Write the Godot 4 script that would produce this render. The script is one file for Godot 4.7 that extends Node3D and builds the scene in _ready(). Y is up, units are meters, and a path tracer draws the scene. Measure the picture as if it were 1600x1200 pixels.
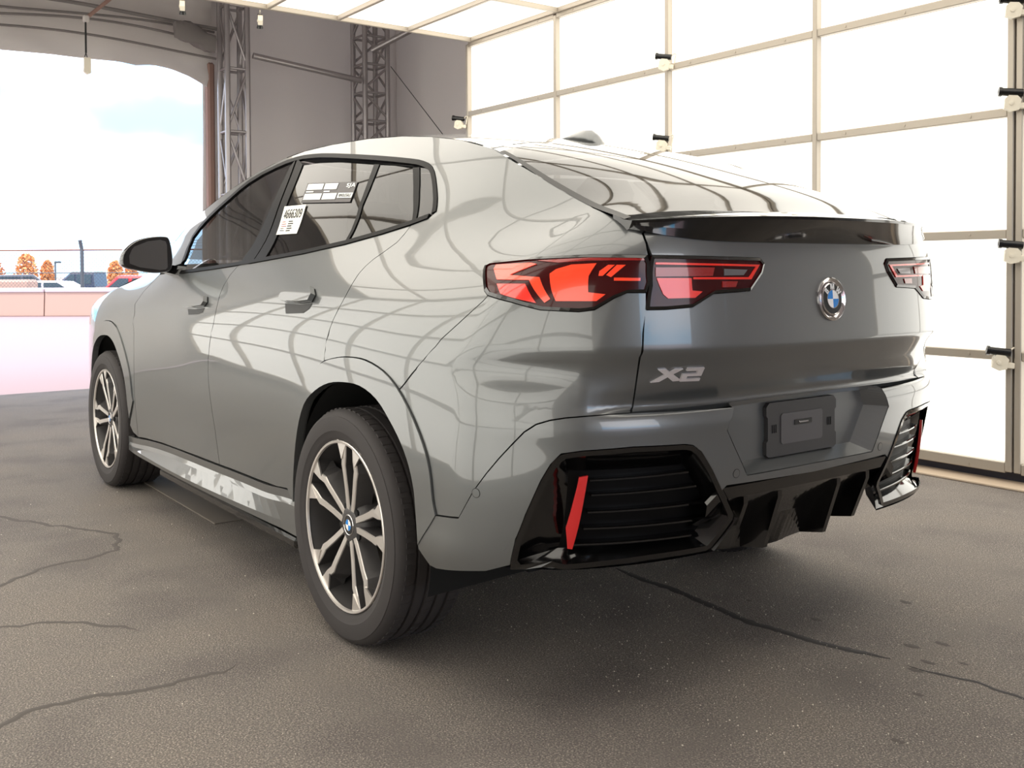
extends Node3D
# A grey coupe SUV standing in a light-panel booth inside a fabric tent, seen from behind its left rear corner.
# Car axes: x forward from the rear axle, y up, z to the right. All lengths in metres.

const XS := [-1, -0.75, -0.45, -0.1, 0.3, 0.8, 1.4, 2, 2.6, 2.9, 3.15, 3.38, 3.56]
const YL := [0.18, 0.3, 0.4, 0.45, 0.6, 0.75, 0.88, 0.97, 1.06, 1.15, 1.25, 1.35, 1.47, 1.58]
const WT := [
	[0.78, 0.8, 0.83, 0.86, 0.865, 0.865, 0.865, 0.865, 0.86, 0.853, 0.821, 0.74, 0.568],
	[0.848, 0.87, 0.888, 0.9, 0.89, 0.885, 0.885, 0.885, 0.895, 0.888, 0.855, 0.77, 0.591],
	[0.884, 0.905, 0.917, 0.9105, 0.897, 0.8885, 0.8864, 0.8899, 0.9069, 0.8999, 0.8662, 0.7798, 0.5987],
	[0.885, 0.905, 0.918, 0.915, 0.9, 0.89, 0.887, 0.892, 0.912, 0.905, 0.871, 0.784, 0.602],
	[0.88, 0.905, 0.92, 0.922, 0.91, 0.9, 0.895, 0.9, 0.918, 0.911, 0.877, 0.789, 0.606],
	[0.87, 0.895, 0.915, 0.92, 0.915, 0.907, 0.902, 0.905, 0.918, 0.911, 0.877, 0.789, 0.606],
	[0.85, 0.875, 0.9, 0.91, 0.91, 0.905, 0.902, 0.9, 0.905, 0.898, 0.864, 0.778, 0.597],
	[0.825, 0.848, 0.872, 0.886, 0.89, 0.886, 0.88, 0.878, 0.87, 0.863, 0.831, 0.748, 0.574],
	[0.785, 0.808, 0.828, 0.843, 0.85, 0.848, 0.842, 0.835, 0.81, 0.804, 0.774, 0.697, 0.535],
	[0.715, 0.742, 0.765, 0.785, 0.8, 0.803, 0.8, 0.79, 0.75, 0.744, 0.716, 0.645, 0.495],
	[0.59, 0.62, 0.685, 0.722, 0.745, 0.755, 0.753, 0.74, 0.7, 0.694, 0.668, 0.602, 0.462],
	[0.47, 0.525, 0.618, 0.66, 0.685, 0.7, 0.7, 0.69, 0.65, 0.645, 0.621, 0.559, 0.429],
	[0.33, 0.4, 0.52, 0.578, 0.6, 0.612, 0.612, 0.6, 0.55, 0.546, 0.525, 0.473, 0.363],
	[0.2, 0.28, 0.42, 0.48, 0.51, 0.525, 0.525, 0.51, 0.46, 0.456, 0.439, 0.396, 0.304],
]
const YR := [0.18, 0.3, 0.42, 0.52, 0.62, 0.7, 0.74, 0.78, 0.81, 0.85, 0.9, 0.909, 0.915, 0.922, 0.94, 0.97, 1.05, 1.125, 1.19, 1.25, 1.4, 1.58]
const RT := [-0.8, -0.91, -0.968, -0.988, -0.997, -1.0005, -1.0005, -0.99, -1, -1.0155, -1.0478, -1.0531, -1.055, -1.0553, -1.0545, -1.0525, -1.046, -1.04, -1.025, -0.995, -0.88, -0.7]
const EDGE := [[-1.05, 1.185], [-0.936, 1.222], [-0.78, 1.262], [-0.65, 1.31], [-0.566, 1.347], [-0.455, 1.398], [-0.3, 1.459], [-0.1, 1.507], [0.1, 1.54], [0.3, 1.564], [0.55, 1.583], [0.85, 1.593], [1.1, 1.592], [1.3, 1.575], [1.5, 1.536], [1.7, 1.465], [1.95, 1.335], [2.1, 1.23], [2.2, 1.125], [2.4, 1.075], [2.7, 1.02], [3, 0.955], [3.2, 0.9], [3.4, 0.83], [3.55, 0.76]]
const P := {
	"arch_rear": [-1.1407, 0.3852, -1.1473, 0.4218, -1.1542, 0.4585, -1.152, 0.4976, -1.14, 0.5407, -1.1223, 0.5855, -1.1011, 0.628, -1.0767, 0.6683, -1.0525, 0.7063, -1.0262, 0.7382, -0.9921, 0.7624, -0.9603, 0.781, -0.9282, 0.7968, -0.8959, 0.8102, -0.8632, 0.8208, -0.8305, 0.8296, -0.7986, 0.8367, -0.7679, 0.842, -0.7377, 0.8464, -0.7081, 0.8502, -0.6786, 0.853, -0.6483, 0.8547, -0.6162, 0.8555, -0.583, 0.8553, -0.5499, 0.8527, -0.5171, 0.8474, -0.4863, 0.84, -0.4606, 0.8304, -0.4406, 0.8184, -0.4223, 0.8043, -0.4025, 0.7881, -0.3815, 0.7693, -0.3624, 0.7486, -0.3424, 0.7275, -0.3188, 0.7065, -0.2964, 0.6851, -0.2776, 0.664, -0.2625, 0.6441, -0.2502, 0.6243, -0.2398, 0.6027, -0.2318, 0.5766, -0.2255, 0.5486, -0.2193, 0.525, -0.2131, 0.5096, -0.2072, 0.4987, -0.2011, 0.4879, -0.2629, 0.3903, -0.2665, 0.4091, -0.2731, 0.4272, -0.281, 0.4453, -0.2887, 0.4649, -0.2952, 0.485, -0.3001, 0.5026, -0.303, 0.5151, -0.3053, 0.525, -0.3095, 0.5374, -0.3165, 0.5549, -0.3254, 0.5749, -0.3362, 0.5946, -0.3493, 0.6133, -0.3645, 0.6318, -0.3817, 0.6497, -0.4009, 0.6669, -0.4225, 0.6837, -0.4468, 0.7004, -0.4736, 0.7182, -0.5003, 0.736, -0.525, 0.7512, -0.5523, 0.7629, -0.5835, 0.7718, -0.6156, 0.7779, -0.6485, 0.7808, -0.6828, 0.7807, -0.7172, 0.7792, -0.7512, 0.777, -0.7852, 0.7733, -0.8189, 0.7674, -0.8538, 0.759, -0.8896, 0.7482, -0.9232, 0.7354, -0.9528, 0.7213, -0.9787, 0.705, -1.0014, 0.684, -1.022, 0.6568, -1.0411, 0.6246, -1.0588, 0.5887, -1.0745, 0.5481, -1.0868, 0.5038, -1.0933, 0.4605, -1.0916, 0.4206, -1.0878, 0.3823, -1.088, 0.3436],
	"arch_front": [-3.7905, 0.3852, -3.7974, 0.4218, -3.8047, 0.4585, -3.8035, 0.4976, -3.7933, 0.5407, -3.7778, 0.5855, -3.7591, 0.628, -3.7375, 0.6683, -3.7163, 0.7063, -3.6929, 0.7382, -3.6616, 0.7624, -3.6327, 0.781, -3.6033, 0.7968, -3.5735, 0.8102, -3.5433, 0.8208, -3.5131, 0.8296, -3.4839, 0.8367, -3.4558, 0.842, -3.4284, 0.8464, -3.4016, 0.8502, -3.3749, 0.853, -3.3476, 0.8547, -3.3187, 0.8555, -3.2888, 0.8553, -3.2591, 0.8527, -3.2298, 0.8474, -3.2025, 0.84, -3.1802, 0.8304, -3.1631, 0.8184, -3.1476, 0.8043, -3.1304, 0.7881, -3.112, 0.7693, -3.0953, 0.7486, -3.0775, 0.7275, -3.056, 0.7065, -3.0354, 0.6851, -3.0182, 0.664, -3.0045, 0.6441, -2.9932, 0.6243, -2.9837, 0.6027, -2.9763, 0.5766, -2.9703, 0.5486, -2.9645, 0.525, -2.9587, 0.5096, -2.9532, 0.4987, -2.9475, 0.4879, -3.0006, 0.3903, -3.0043, 0.4091, -3.0108, 0.4272, -3.0185, 0.4453, -3.0259, 0.4649, -3.0322, 0.485, -3.0369, 0.5026, -3.0397, 0.5151, -3.0419, 0.525, -3.0458, 0.5374, -3.0523, 0.5549, -3.0605, 0.5749, -3.0704, 0.5946, -3.0823, 0.6133, -3.0962, 0.6318, -3.1118, 0.6497, -3.1292, 0.6669, -3.1489, 0.6837, -3.1711, 0.7004, -3.1955, 0.7182, -3.2196, 0.736, -3.2416, 0.7512, -3.2658, 0.7629, -3.2937, 0.7718, -3.3225, 0.7779, -3.352, 0.7808, -3.3829, 0.7807, -3.4139, 0.7792, -3.4446, 0.777, -3.4752, 0.7733, -3.5057, 0.7674, -3.5373, 0.759, -3.5698, 0.7482, -3.6002, 0.7354, -3.6268, 0.7213, -3.6499, 0.705, -3.6699, 0.684, -3.6881, 0.6568, -3.7051, 0.6246, -3.7207, 0.5887, -3.7344, 0.5481, -3.7449, 0.5038, -3.7499, 0.4605, -3.7472, 0.4206, -3.7428, 0.3823, -3.7423, 0.3436],
	"front_fender": [-2.8817, 0.3168, -2.8958, 0.3811, -2.9178, 0.445, -2.9357, 0.509, -2.9344, 0.5689, -2.9328, 0.6284, -2.9344, 0.6875, -2.9363, 0.7384, -2.9231, 0.7889, -2.8972, 0.839, -2.9218, 0.8943, -2.9986, 0.9491, -2.9806, 0.9801, -2.9727, 1.0107, -2.9364, 1.046, -2.8987, 1.0808, -2.8867, 1.0898, -3.0024, 1.15, -3.0651, 1.125, -3.2337, 1.075, -3.5054, 1.02, -3.7778, 0.955, -3.9472, 0.9, -4.1365, 0.83, -4.3182, 0.76, -4.2621, 0.35, -3.9086, 0.33, -3.7905, 0.3852, -3.7974, 0.4218, -3.8047, 0.4585, -3.8035, 0.4976, -3.7933, 0.5407, -3.7778, 0.5855, -3.7591, 0.628, -3.7375, 0.6683, -3.7163, 0.7063, -3.6929, 0.7382, -3.6616, 0.7624, -3.6327, 0.781, -3.6033, 0.7968, -3.5735, 0.8102, -3.5433, 0.8208, -3.5131, 0.8296, -3.4839, 0.8367, -3.4558, 0.842, -3.4284, 0.8464, -3.4016, 0.8502, -3.3749, 0.853, -3.3476, 0.8547, -3.3187, 0.8555, -3.2888, 0.8553, -3.2591, 0.8527, -3.2298, 0.8474, -3.2025, 0.84, -3.1802, 0.8304, -3.1631, 0.8184, -3.1476, 0.8043, -3.1304, 0.7881, -3.112, 0.7693, -3.0953, 0.7486, -3.0775, 0.7275, -3.056, 0.7065, -3.0354, 0.6851, -3.0182, 0.664, -3.0045, 0.6441, -2.9932, 0.6243, -2.9837, 0.6027, -2.9763, 0.5766, -2.9703, 0.5486, -2.9645, 0.525, -2.9587, 0.5096, -2.9532, 0.4987, -2.9475, 0.4879, -3.0037, 0.36, -2.9586, 0.33],
	"front_door": [-2.8867, 1.0898, -2.8987, 1.0808, -2.9364, 1.046, -2.9727, 1.0107, -2.9806, 0.9801, -2.9986, 0.9491, -2.9218, 0.8943, -2.8972, 0.839, -2.9231, 0.7889, -2.9363, 0.7384, -2.9344, 0.6875, -2.9328, 0.6284, -2.9344, 0.5689, -2.9357, 0.509, -2.9178, 0.445, -2.8958, 0.3811, -2.8817, 0.3168, -2.7741, 0.3254, -2.6506, 0.3319, -2.5298, 0.3385, -2.3679, 0.3426, -2.2138, 0.3467, -2.0683, 0.3506, -1.9314, 0.3533, -1.8019, 0.3559, -1.8201, 0.3893, -1.8408, 0.4231, -1.859, 0.4541, -1.8731, 0.4853, -1.8901, 0.5265, -1.9033, 0.5637, -1.9176, 0.6121, -1.9298, 0.6628, -1.9379, 0.7111, -1.9258, 0.7592, -1.892, 0.805, -1.8351, 0.8542, -1.8356, 0.8861, -1.865, 0.9175, -1.8786, 0.9476, -1.8984, 0.9776, -1.9289, 1.0175, -1.9465, 1.0516, -1.9495, 1.0933, -1.9331, 1.1263, -2.167, 1.1132, -2.5797, 1.0933, -2.8, 1.095],
	"rear_door": [-1.8188, 1.1329, -1.882, 1.1338, -1.9331, 1.1263, -1.9495, 1.0933, -1.9465, 1.0516, -1.9289, 1.0175, -1.8984, 0.9776, -1.8786, 0.9476, -1.865, 0.9175, -1.8356, 0.8861, -1.8351, 0.8542, -1.892, 0.805, -1.9258, 0.7592, -1.9379, 0.7111, -1.9298, 0.6628, -1.9176, 0.6121, -1.9033, 0.5637, -1.8901, 0.5265, -1.8731, 0.4853, -1.859, 0.4541, -1.8408, 0.4231, -1.8201, 0.3893, -1.8019, 0.3559, -1.6858, 0.3597, -1.5554, 0.3618, -1.4313, 0.364, -1.3362, 0.3668, -1.2442, 0.3697, -1.1393, 0.3802, -1.1473, 0.4218, -1.1542, 0.4585, -1.152, 0.4976, -1.14, 0.5407, -1.1223, 0.5855, -1.1011, 0.628, -1.0767, 0.6683, -1.0525, 0.7063, -1.0262, 0.7382, -0.9921, 0.7624, -0.9603, 0.781, -0.9282, 0.7968, -0.8959, 0.8102, -0.8632, 0.8208, -0.8297, 0.8316, -0.8121, 0.8664, -0.8371, 0.8996, -0.8528, 0.9278, -0.8558, 0.957, -0.8583, 0.9945, -0.8606, 1.0135, -0.865, 1.0325, -0.8778, 1.0658, -0.8884, 1.0953, -0.888, 1.1184, -0.8782, 1.1397, -0.8661, 1.1518, -0.854, 1.1638, -0.8425, 1.1762, -0.8301, 1.1885, -0.823, 1.2139, -0.8161, 1.2396, -0.9502, 1.2164, -1.1419, 1.1887, -1.4011, 1.1625],
	"side_frame": [-2.97, 1.098, -2.6548, 1.1395, -2.7173, 1.2023, -2.7316, 1.2621, -2.6793, 1.31, -2.6033, 1.3533, -2.5126, 1.399, -2.4222, 1.4414, -2.3542, 1.4761, -2.2741, 1.5058, -2.1482, 1.5329, -2.0201, 1.5534, -1.9251, 1.5647, -1.8412, 1.5697, -1.7616, 1.5698, -1.6794, 1.5654, -1.5956, 1.5589, -1.486, 1.5466, -1.3176, 1.5245, -1.1526, 1.5014, -1.0178, 1.4811, -0.9166, 1.4647, -0.8686, 1.4558, -0.8412, 1.4482, -0.8131, 1.4383, -0.7911, 1.4252, -0.7761, 1.4077, -0.7638, 1.3844, -0.748, 1.3496, -0.7323, 1.3157, -0.7244, 1.2944, -0.7185, 1.2768, -0.7453, 1.2563, -0.8169, 1.2404, -0.823, 1.2139, -0.8301, 1.1885, -0.8425, 1.1762, -0.854, 1.1638, -0.8661, 1.1518, -0.8782, 1.1397, -0.888, 1.1184, -0.8884, 1.0953, -0.8778, 1.0658, -0.865, 1.0325, -0.8606, 1.0135, -0.8583, 0.9945, -0.8558, 0.957, -0.8528, 0.9278, -0.8371, 0.8996, -0.8121, 0.8664, -0.8297, 0.8316, -0.7986, 0.8367, -0.7679, 0.842, -0.7377, 0.8464, -0.7081, 0.8502, -0.6786, 0.853, -0.6483, 0.8547, -0.6162, 0.8555, -0.583, 0.8553, -0.5499, 0.8527, -0.5171, 0.8474, -0.4863, 0.84, -0.4606, 0.8304, -0.4406, 0.8184, -0.4223, 0.8043, -0.4025, 0.7882, -0.3485, 0.8182, -0.2915, 0.8472, -0.2589, 0.8753, -0.258, 0.9028, -0.2501, 0.9296, -0.2326, 0.9501, -0.2164, 0.9703, -0.2015, 0.9902, -0.1878, 1.0099, -0.1756, 1.0293, -0.1721, 1.0429, -0.1988, 1.0545, -0.2751, 1.1049, -0.2869, 1.1171, -0.2716, 1.1268, -0.1377, 1.135, 0.02, 1.1404, 0.1567, 1.1386, 0.1629, 1.1388, 0.1314, 1.1676, 0.0678, 1.2111, 0.0495, 1.2144, 0.0005, 1.223, -0.1373, 1.2613, -0.2562, 1.3106, -0.3189, 1.3469, -0.4078, 1.399, -0.5098, 1.4597, -0.6606, 1.507, -0.8287, 1.54, -1.005, 1.564, -1.2359, 1.583, -1.5259, 1.593, -1.7769, 1.592, -1.994, 1.575, -2.2326, 1.536, -2.4989, 1.465, -2.8429, 1.335, -3.0199, 1.23],
	"bumper_corner": [-0.4025, 0.7882, -0.3485, 0.8182, -0.2915, 0.8472, -0.2589, 0.8753, -0.258, 0.9028, -0.2501, 0.9296, -0.2326, 0.9501, -0.2164, 0.9703, -0.2015, 0.9902, -0.1878, 1.0099, -0.1756, 1.0293, -0.1721, 1.0429, -0.0744, 1.0281, 0.0077, 1.0109, 0.0874, 1.0072, 0.1146, 1.0118, 0.1409, 1.0386, 0.1623, 1.0519, 0.2038, 1.0515, 0.218, 1.011, 0.2228, 0.9573, 0.2333, 0.8999, 0.2406, 0.8858, 0.2465, 0.8718, 0.2502, 0.8579, 0.252, 0.8441, 0.2537, 0.8303, 0.2562, 0.8165, 0.2602, 0.8024, 0.2639, 0.7883, 0.2638, 0.7749, 0.2538, 0.7638, 0.2494, 0.7629, 0.2262, 0.7628, 0.2038, 0.7627, 0.1822, 0.7623, 0.1595, 0.7614, 0.1384, 0.7598, 0.1175, 0.7578, 0.1015, 0.7547, 0.0853, 0.7515, 0.0582, 0.742, 0.0459, 0.7327, 0.0342, 0.7231, 0.0242, 0.7085, 0.0142, 0.6936, 0.0018, 0.6755, -0.0115, 0.6571, -0.0249, 0.6375, -0.0392, 0.6175, -0.0543, 0.5948, -0.0706, 0.5716, -0.0836, 0.5476, -0.0974, 0.5231, -0.1115, 0.4982, -0.2011, 0.4879, -0.2072, 0.4987, -0.2131, 0.5096, -0.2193, 0.525, -0.2255, 0.5486, -0.2318, 0.5766, -0.2398, 0.6027, -0.2502, 0.6243, -0.2625, 0.6441, -0.2776, 0.664, -0.2964, 0.6851, -0.3188, 0.7065, -0.3424, 0.7275, -0.3624, 0.7486, -0.3815, 0.7693],
	"bumper_lower": [-0.288, 0.4738, -0.2011, 0.4879, -0.1115, 0.4982, -0.0974, 0.5231, -0.0836, 0.5476, -0.0706, 0.5716, -0.0543, 0.5948, -0.0392, 0.6175, -0.0249, 0.6375, -0.0115, 0.6571, 0.0018, 0.6755, 0.0142, 0.6936, 0.0242, 0.7085, 0.0342, 0.7231, 0.0459, 0.7327, 0.0582, 0.742, 0.0853, 0.7515, 0.1015, 0.7547, 0.1175, 0.7578, 0.1384, 0.7598, 0.1595, 0.7614, 0.1822, 0.7623, 0.2038, 0.7627, 0.2262, 0.7628, 0.2494, 0.7629, 0.4, 0.7605, 0.5176, 0.758, 0.4925, 0.705, 0.563, 0.582, 1.037, 0.582, 1.1075, 0.705, 1.0824, 0.758, 1.2, 0.7605, 1.3506, 0.7629, 1.3738, 0.7628, 1.3962, 0.7627, 1.4178, 0.7623, 1.4405, 0.7614, 1.4616, 0.7598, 1.4825, 0.7578, 1.4985, 0.7547, 1.5147, 0.7515, 1.5418, 0.742, 1.5541, 0.7327, 1.5658, 0.7231, 1.5758, 0.7085, 1.5858, 0.6936, 1.5982, 0.6755, 1.6115, 0.6571, 1.6249, 0.6375, 1.6392, 0.6175, 1.6543, 0.5948, 1.6706, 0.5716, 1.6836, 0.5476, 1.6974, 0.5231, 1.7115, 0.4982, 1.8011, 0.4879, 1.888, 0.4738, 1.8633, 0.3829, 1.817, 0.3472, 1.7881, 0.3455, 1.6165, 0.3747, 1.5619, 0.3978, 1.5617, 0.4626, 1.547, 0.5261, 1.5215, 0.6087, 1.5047, 0.6493, 1.4878, 0.6736, 1.4489, 0.681, 1.3474, 0.6849, 1.2263, 0.6807, 1.2035, 0.6756, 1.1793, 0.6565, 1.1485, 0.6113, 1.1144, 0.5515, 1.1, 0.563, 0.8, 0.556, 0.8, 0.556, 0.5, 0.563, 0.4856, 0.5515, 0.4515, 0.6113, 0.4207, 0.6565, 0.3965, 0.6756, 0.3737, 0.6807, 0.2526, 0.6849, 0.1511, 0.681, 0.1122, 0.6736, 0.0953, 0.6493, 0.0785, 0.6087, 0.053, 0.5261, 0.0383, 0.4626, 0.0381, 0.3978, -0.0165, 0.3747, -0.1881, 0.3455, -0.217, 0.3472, -0.2633, 0.3829],
	"tailgate": [0.8, 1.2, 0.5, 1.2, 0.2, 1.205, 0.0678, 1.2111, 0.1314, 1.1676, 0.1691, 1.1386, 0.3167, 1.1359, 0.5104, 1.132, 0.5291, 1.1186, 0.5247, 1.0947, 0.4906, 1.0523, 0.3764, 1.047, 0.3248, 1.0159, 0.2596, 1.0113, 0.215, 1.011, 0.2038, 1.065, 0.2228, 0.9573, 0.2333, 0.8999, 0.2406, 0.8858, 0.2465, 0.8718, 0.2502, 0.8579, 0.252, 0.8441, 0.2537, 0.8303, 0.2562, 0.8165, 0.2602, 0.8024, 0.2639, 0.7883, 0.2638, 0.7749, 0.2538, 0.7638, 0.42, 0.765, 0.64, 0.7665, 0.8, 0.767, 0.96, 0.7665, 1.18, 0.765, 1.3462, 0.7638, 1.3362, 0.7749, 1.3361, 0.7883, 1.3398, 0.8024, 1.3438, 0.8165, 1.3463, 0.8303, 1.348, 0.8441, 1.3498, 0.8579, 1.3535, 0.8718, 1.3594, 0.8858, 1.3667, 0.8999, 1.3772, 0.9573, 1.3962, 1.065, 1.385, 1.011, 1.3404, 1.0113, 1.2752, 1.0159, 1.2236, 1.047, 1.1094, 1.0523, 1.0753, 1.0947, 1.0709, 1.1186, 1.0896, 1.132, 1.2833, 1.1359, 1.4309, 1.1386, 1.4686, 1.1676, 1.5322, 1.2111, 1.4, 1.205, 1.1, 1.2, 0.8, 1.2],
	"bez_o": [0.006, 0.392, 0.0975, 0.673, 0.413, 0.67, 0.545, 0.473, 0.4927, 0.393],
	"bez_i": [0.125, 0.418, 0.128, 0.622, 0.412, 0.616, 0.506, 0.4725, 0.464, 0.409],
	"lampq": [-0.2751, 1.1049, -0.2869, 1.1171, -0.2716, 1.1268, -0.1377, 1.135, 0.02, 1.1404, 0.1567, 1.1386, 0.1746, 1.1237, 0.2007, 1.0785, 0.2038, 1.0515, 0.1623, 1.0519, 0.1409, 1.0386, 0.1146, 1.0118, 0.0874, 1.0072, 0.0077, 1.0109, -0.0744, 1.0281, -0.1721, 1.0429, -0.1988, 1.0545],
	"lampg": [0.1691, 1.1386, 0.3167, 1.1359, 0.5104, 1.132, 0.5291, 1.1186, 0.5247, 1.0947, 0.4906, 1.0523, 0.3764, 1.047, 0.3248, 1.0159, 0.2596, 1.0113, 0.215, 1.011, 0.2038, 1.065],
	"g_front": [-2.5373, 1.1129, -2.206, 1.1291, -1.9257, 1.1435, -1.9368, 1.3263, -1.9037, 1.5217, -2.0058, 1.5254, -2.1623, 1.4937, -2.3367, 1.434, -2.5117, 1.3371, -2.6384, 1.2407, -2.573, 1.1382],
	"g_rear": [-1.6911, 1.1577, -1.4201, 1.1735, -1.1523, 1.1956, -1.1755, 1.3207, -1.1513, 1.4668, -1.4099, 1.5017, -1.5913, 1.5175, -1.7351, 1.5218, -1.7402, 1.3361],
	"g_fix": [-1.1288, 1.1964, -0.9574, 1.2224, -0.8189, 1.2449, -0.8668, 1.3305, -0.9005, 1.4294, -1.011, 1.4494, -1.1076, 1.461, -1.1482, 1.3192],
	"g_quart": [-0.8569, 1.4276, -0.799, 1.4209, -0.772, 1.3782, -0.7409, 1.3162, -0.7311, 1.2806, -0.7526, 1.2659, -0.8021, 1.2543, -0.8356, 1.342],
	"ins_o": [0.0386, 0.3845, 0.0381, 0.3978, 0.0383, 0.4626, 0.053, 0.5261, 0.0785, 0.6087, 0.0953, 0.6493, 0.1122, 0.6736, 0.1511, 0.681, 0.2526, 0.6849, 0.3737, 0.6807, 0.3965, 0.6756, 0.4207, 0.6565, 0.4515, 0.6113, 0.4856, 0.5515, 0.5314, 0.4789, 0.4731, 0.4014, 0.3196, 0.4029, 0.2084, 0.3993, 0.1318, 0.3949, 0.1126, 0.4031],
	"ins_i": [0.1406, 0.4212, 0.1256, 0.4882, 0.1369, 0.6142, 0.1454, 0.6242, 0.18, 0.6268, 0.2561, 0.6277, 0.3903, 0.6227, 0.4095, 0.6038, 0.4899, 0.4792, 0.4442, 0.4181, 0.2765, 0.4222],
	"reflector": [0.1489, 0.6135, 0.1676, 0.6167, 0.1506, 0.4341, 0.1398, 0.4362, 0.1301, 0.4883],
	"badge_x1": [0.2887, 0.8686, 0.308, 0.8687, 0.3544, 0.8392, 0.3329, 0.8385],
	"badge_x2": [0.3282, 0.8683, 0.3466, 0.8684, 0.3012, 0.8387, 0.2825, 0.8372],
	"badge_2": [0.3572, 0.8698, 0.4006, 0.869, 0.4012, 0.8486, 0.3649, 0.8492, 0.3644, 0.843, 0.4017, 0.8427, 0.4014, 0.8359, 0.3505, 0.837, 0.3511, 0.8552, 0.3872, 0.8552, 0.3866, 0.8625, 0.3575, 0.863],
	"handle_rear": [-1.2933, 1.0129, -1.3062, 1.0321, -1.2711, 1.0435, -1.1023, 1.0468, -1.0614, 1.0259, -1.0564, 1.0056, -1.14, 0.9994, -1.2704, 1.0004],
	"handle_front": [-2.2381, 0.9608, -2.2448, 0.9873, -2.191, 0.9991, -2.0472, 1.002, -2.0129, 0.9797, -2.0213, 0.9642, -2.1268, 0.956, -2.2197, 0.9533],
	"pocket_rear": [-1.2596, 0.9964, -1.1347, 0.9954, -1.0556, 1.0016, -1.0539, 0.9852, -1.084, 0.9699, -1.2138, 0.9635],
	"pocket_front": [-2.2129, 0.9482, -2.1202, 0.9509, -2.022, 0.959, -2.0222, 0.9411, -2.0655, 0.9319, -2.1773, 0.9254],
	"fuel": [-0.0115, 0.6571],
	"tail_hook": [-0.2331, 1.1072, -0.2394, 1.1169, -0.1147, 1.1208, -0.092, 1.1179, -0.1481, 1.0915, -0.0485, 1.0869, 0.0158, 1.036, 0.0083, 1.0269, -0.0698, 1.08, -0.1812, 1.0804],
	"tail_block": [-0.1677, 1.0701, -0.0718, 1.0708, -0.0105, 1.0262, -0.0577, 1.0339, -0.124, 1.046],
	"tail_middle": [-0.0297, 1.0952, -0.0242, 1.1057, 0.0032, 1.1164, 0.0587, 1.1197, 0.0643, 1.0904, 0.0858, 1.0521, 0.1219, 1.0476, 0.1108, 1.0315, 0.0301, 1.0311, 0.0056, 1.0565],
	"tail_strip1": [0.0794, 1.1016, 0.0876, 1.116, 0.1024, 1.1159, 0.0938, 1.0903, 0.0849, 1.0904],
	"tail_strip2": [0.0997, 1.0925, 0.1066, 1.1159, 0.1263, 1.1158, 0.1129, 1.0871],
	"tail_bar": [0.1194, 1.0862, 0.1746, 1.0859, 0.178, 1.0787, 0.1232, 1.079],
	"tail_top": [-0.1039, 1.1263, 0.0285, 1.1326, 0.1573, 1.1319, 0.1612, 1.1264, 0.0349, 1.1262, -0.036, 1.1212],
	"gate_block": [0.2121, 1.0852, 0.3004, 1.0845, 0.3128, 1.0548, 0.3413, 1.0521, 0.3251, 1.0373, 0.2574, 1.0365, 0.2429, 1.0466],
	"gate_line": [0.1899, 1.1218, 0.5094, 1.1157, 0.4861, 1.0797, 0.3069, 1.0813, 0.3051, 1.0863, 0.4771, 1.085, 0.4962, 1.111, 0.193, 1.1169],
	"gate_upper": [0.1971, 1.1101, 0.3581, 1.1095, 0.3595, 1.0887, 0.2084, 1.0884],
	"reverse_lens": [0.3896, 1.1057, 0.4676, 1.1035, 0.4574, 1.0903, 0.3946, 1.0898],
	"reverse_low": [0.3924, 1.0759, 0.4415, 1.0754, 0.4382, 1.0615, 0.3961, 1.0611],
	"pdc_l": [0.5106, 0.5905],
	"pdc_c": [-0.0113, 0.5563],
	"bpillar_a": [-1.9293, 1.1439, -1.8107, 1.135, -1.8375, 1.5594, -1.8729, 1.5259],
	"bpillar_b": [-1.8031, 1.1365, -1.7089, 1.1556, -1.7501, 1.3366, -1.7472, 1.5249, -1.8213, 1.5596],
	"div": [-1.1494, 1.1955, -1.1317, 1.1965, -1.1509, 1.3194, -1.1107, 1.4621, -1.147, 1.4664, -1.1727, 1.3206],
	"rpost": [-0.8178, 1.2461, -0.8033, 1.2531, -0.8378, 1.3421, -0.8593, 1.4278, -0.8973, 1.4306, -0.8645, 1.3303],
	"number_sheet": [-1.7575, 1.3465, -1.569, 1.3434, -1.5543, 1.2365, -1.7348, 1.2374],
	"wholesale_sheet": [-1.6246, 1.4319, -1.2286, 1.4075, -1.241, 1.3346, -1.6217, 1.3531],
	"trim_belt": [-2.5797, 1.0933, -2.167, 1.1132, -1.8184, 1.1335, -1.4011, 1.1625, -1.1419, 1.1887, -0.9502, 1.2164, -0.8169, 1.2404, -0.7453, 1.2563, -0.7453, 1.2703, -0.8169, 1.2544, -0.9502, 1.2304, -1.1419, 1.2027, -1.4011, 1.1765, -1.8184, 1.1475, -2.167, 1.1272, -2.5797, 1.1073],
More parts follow.
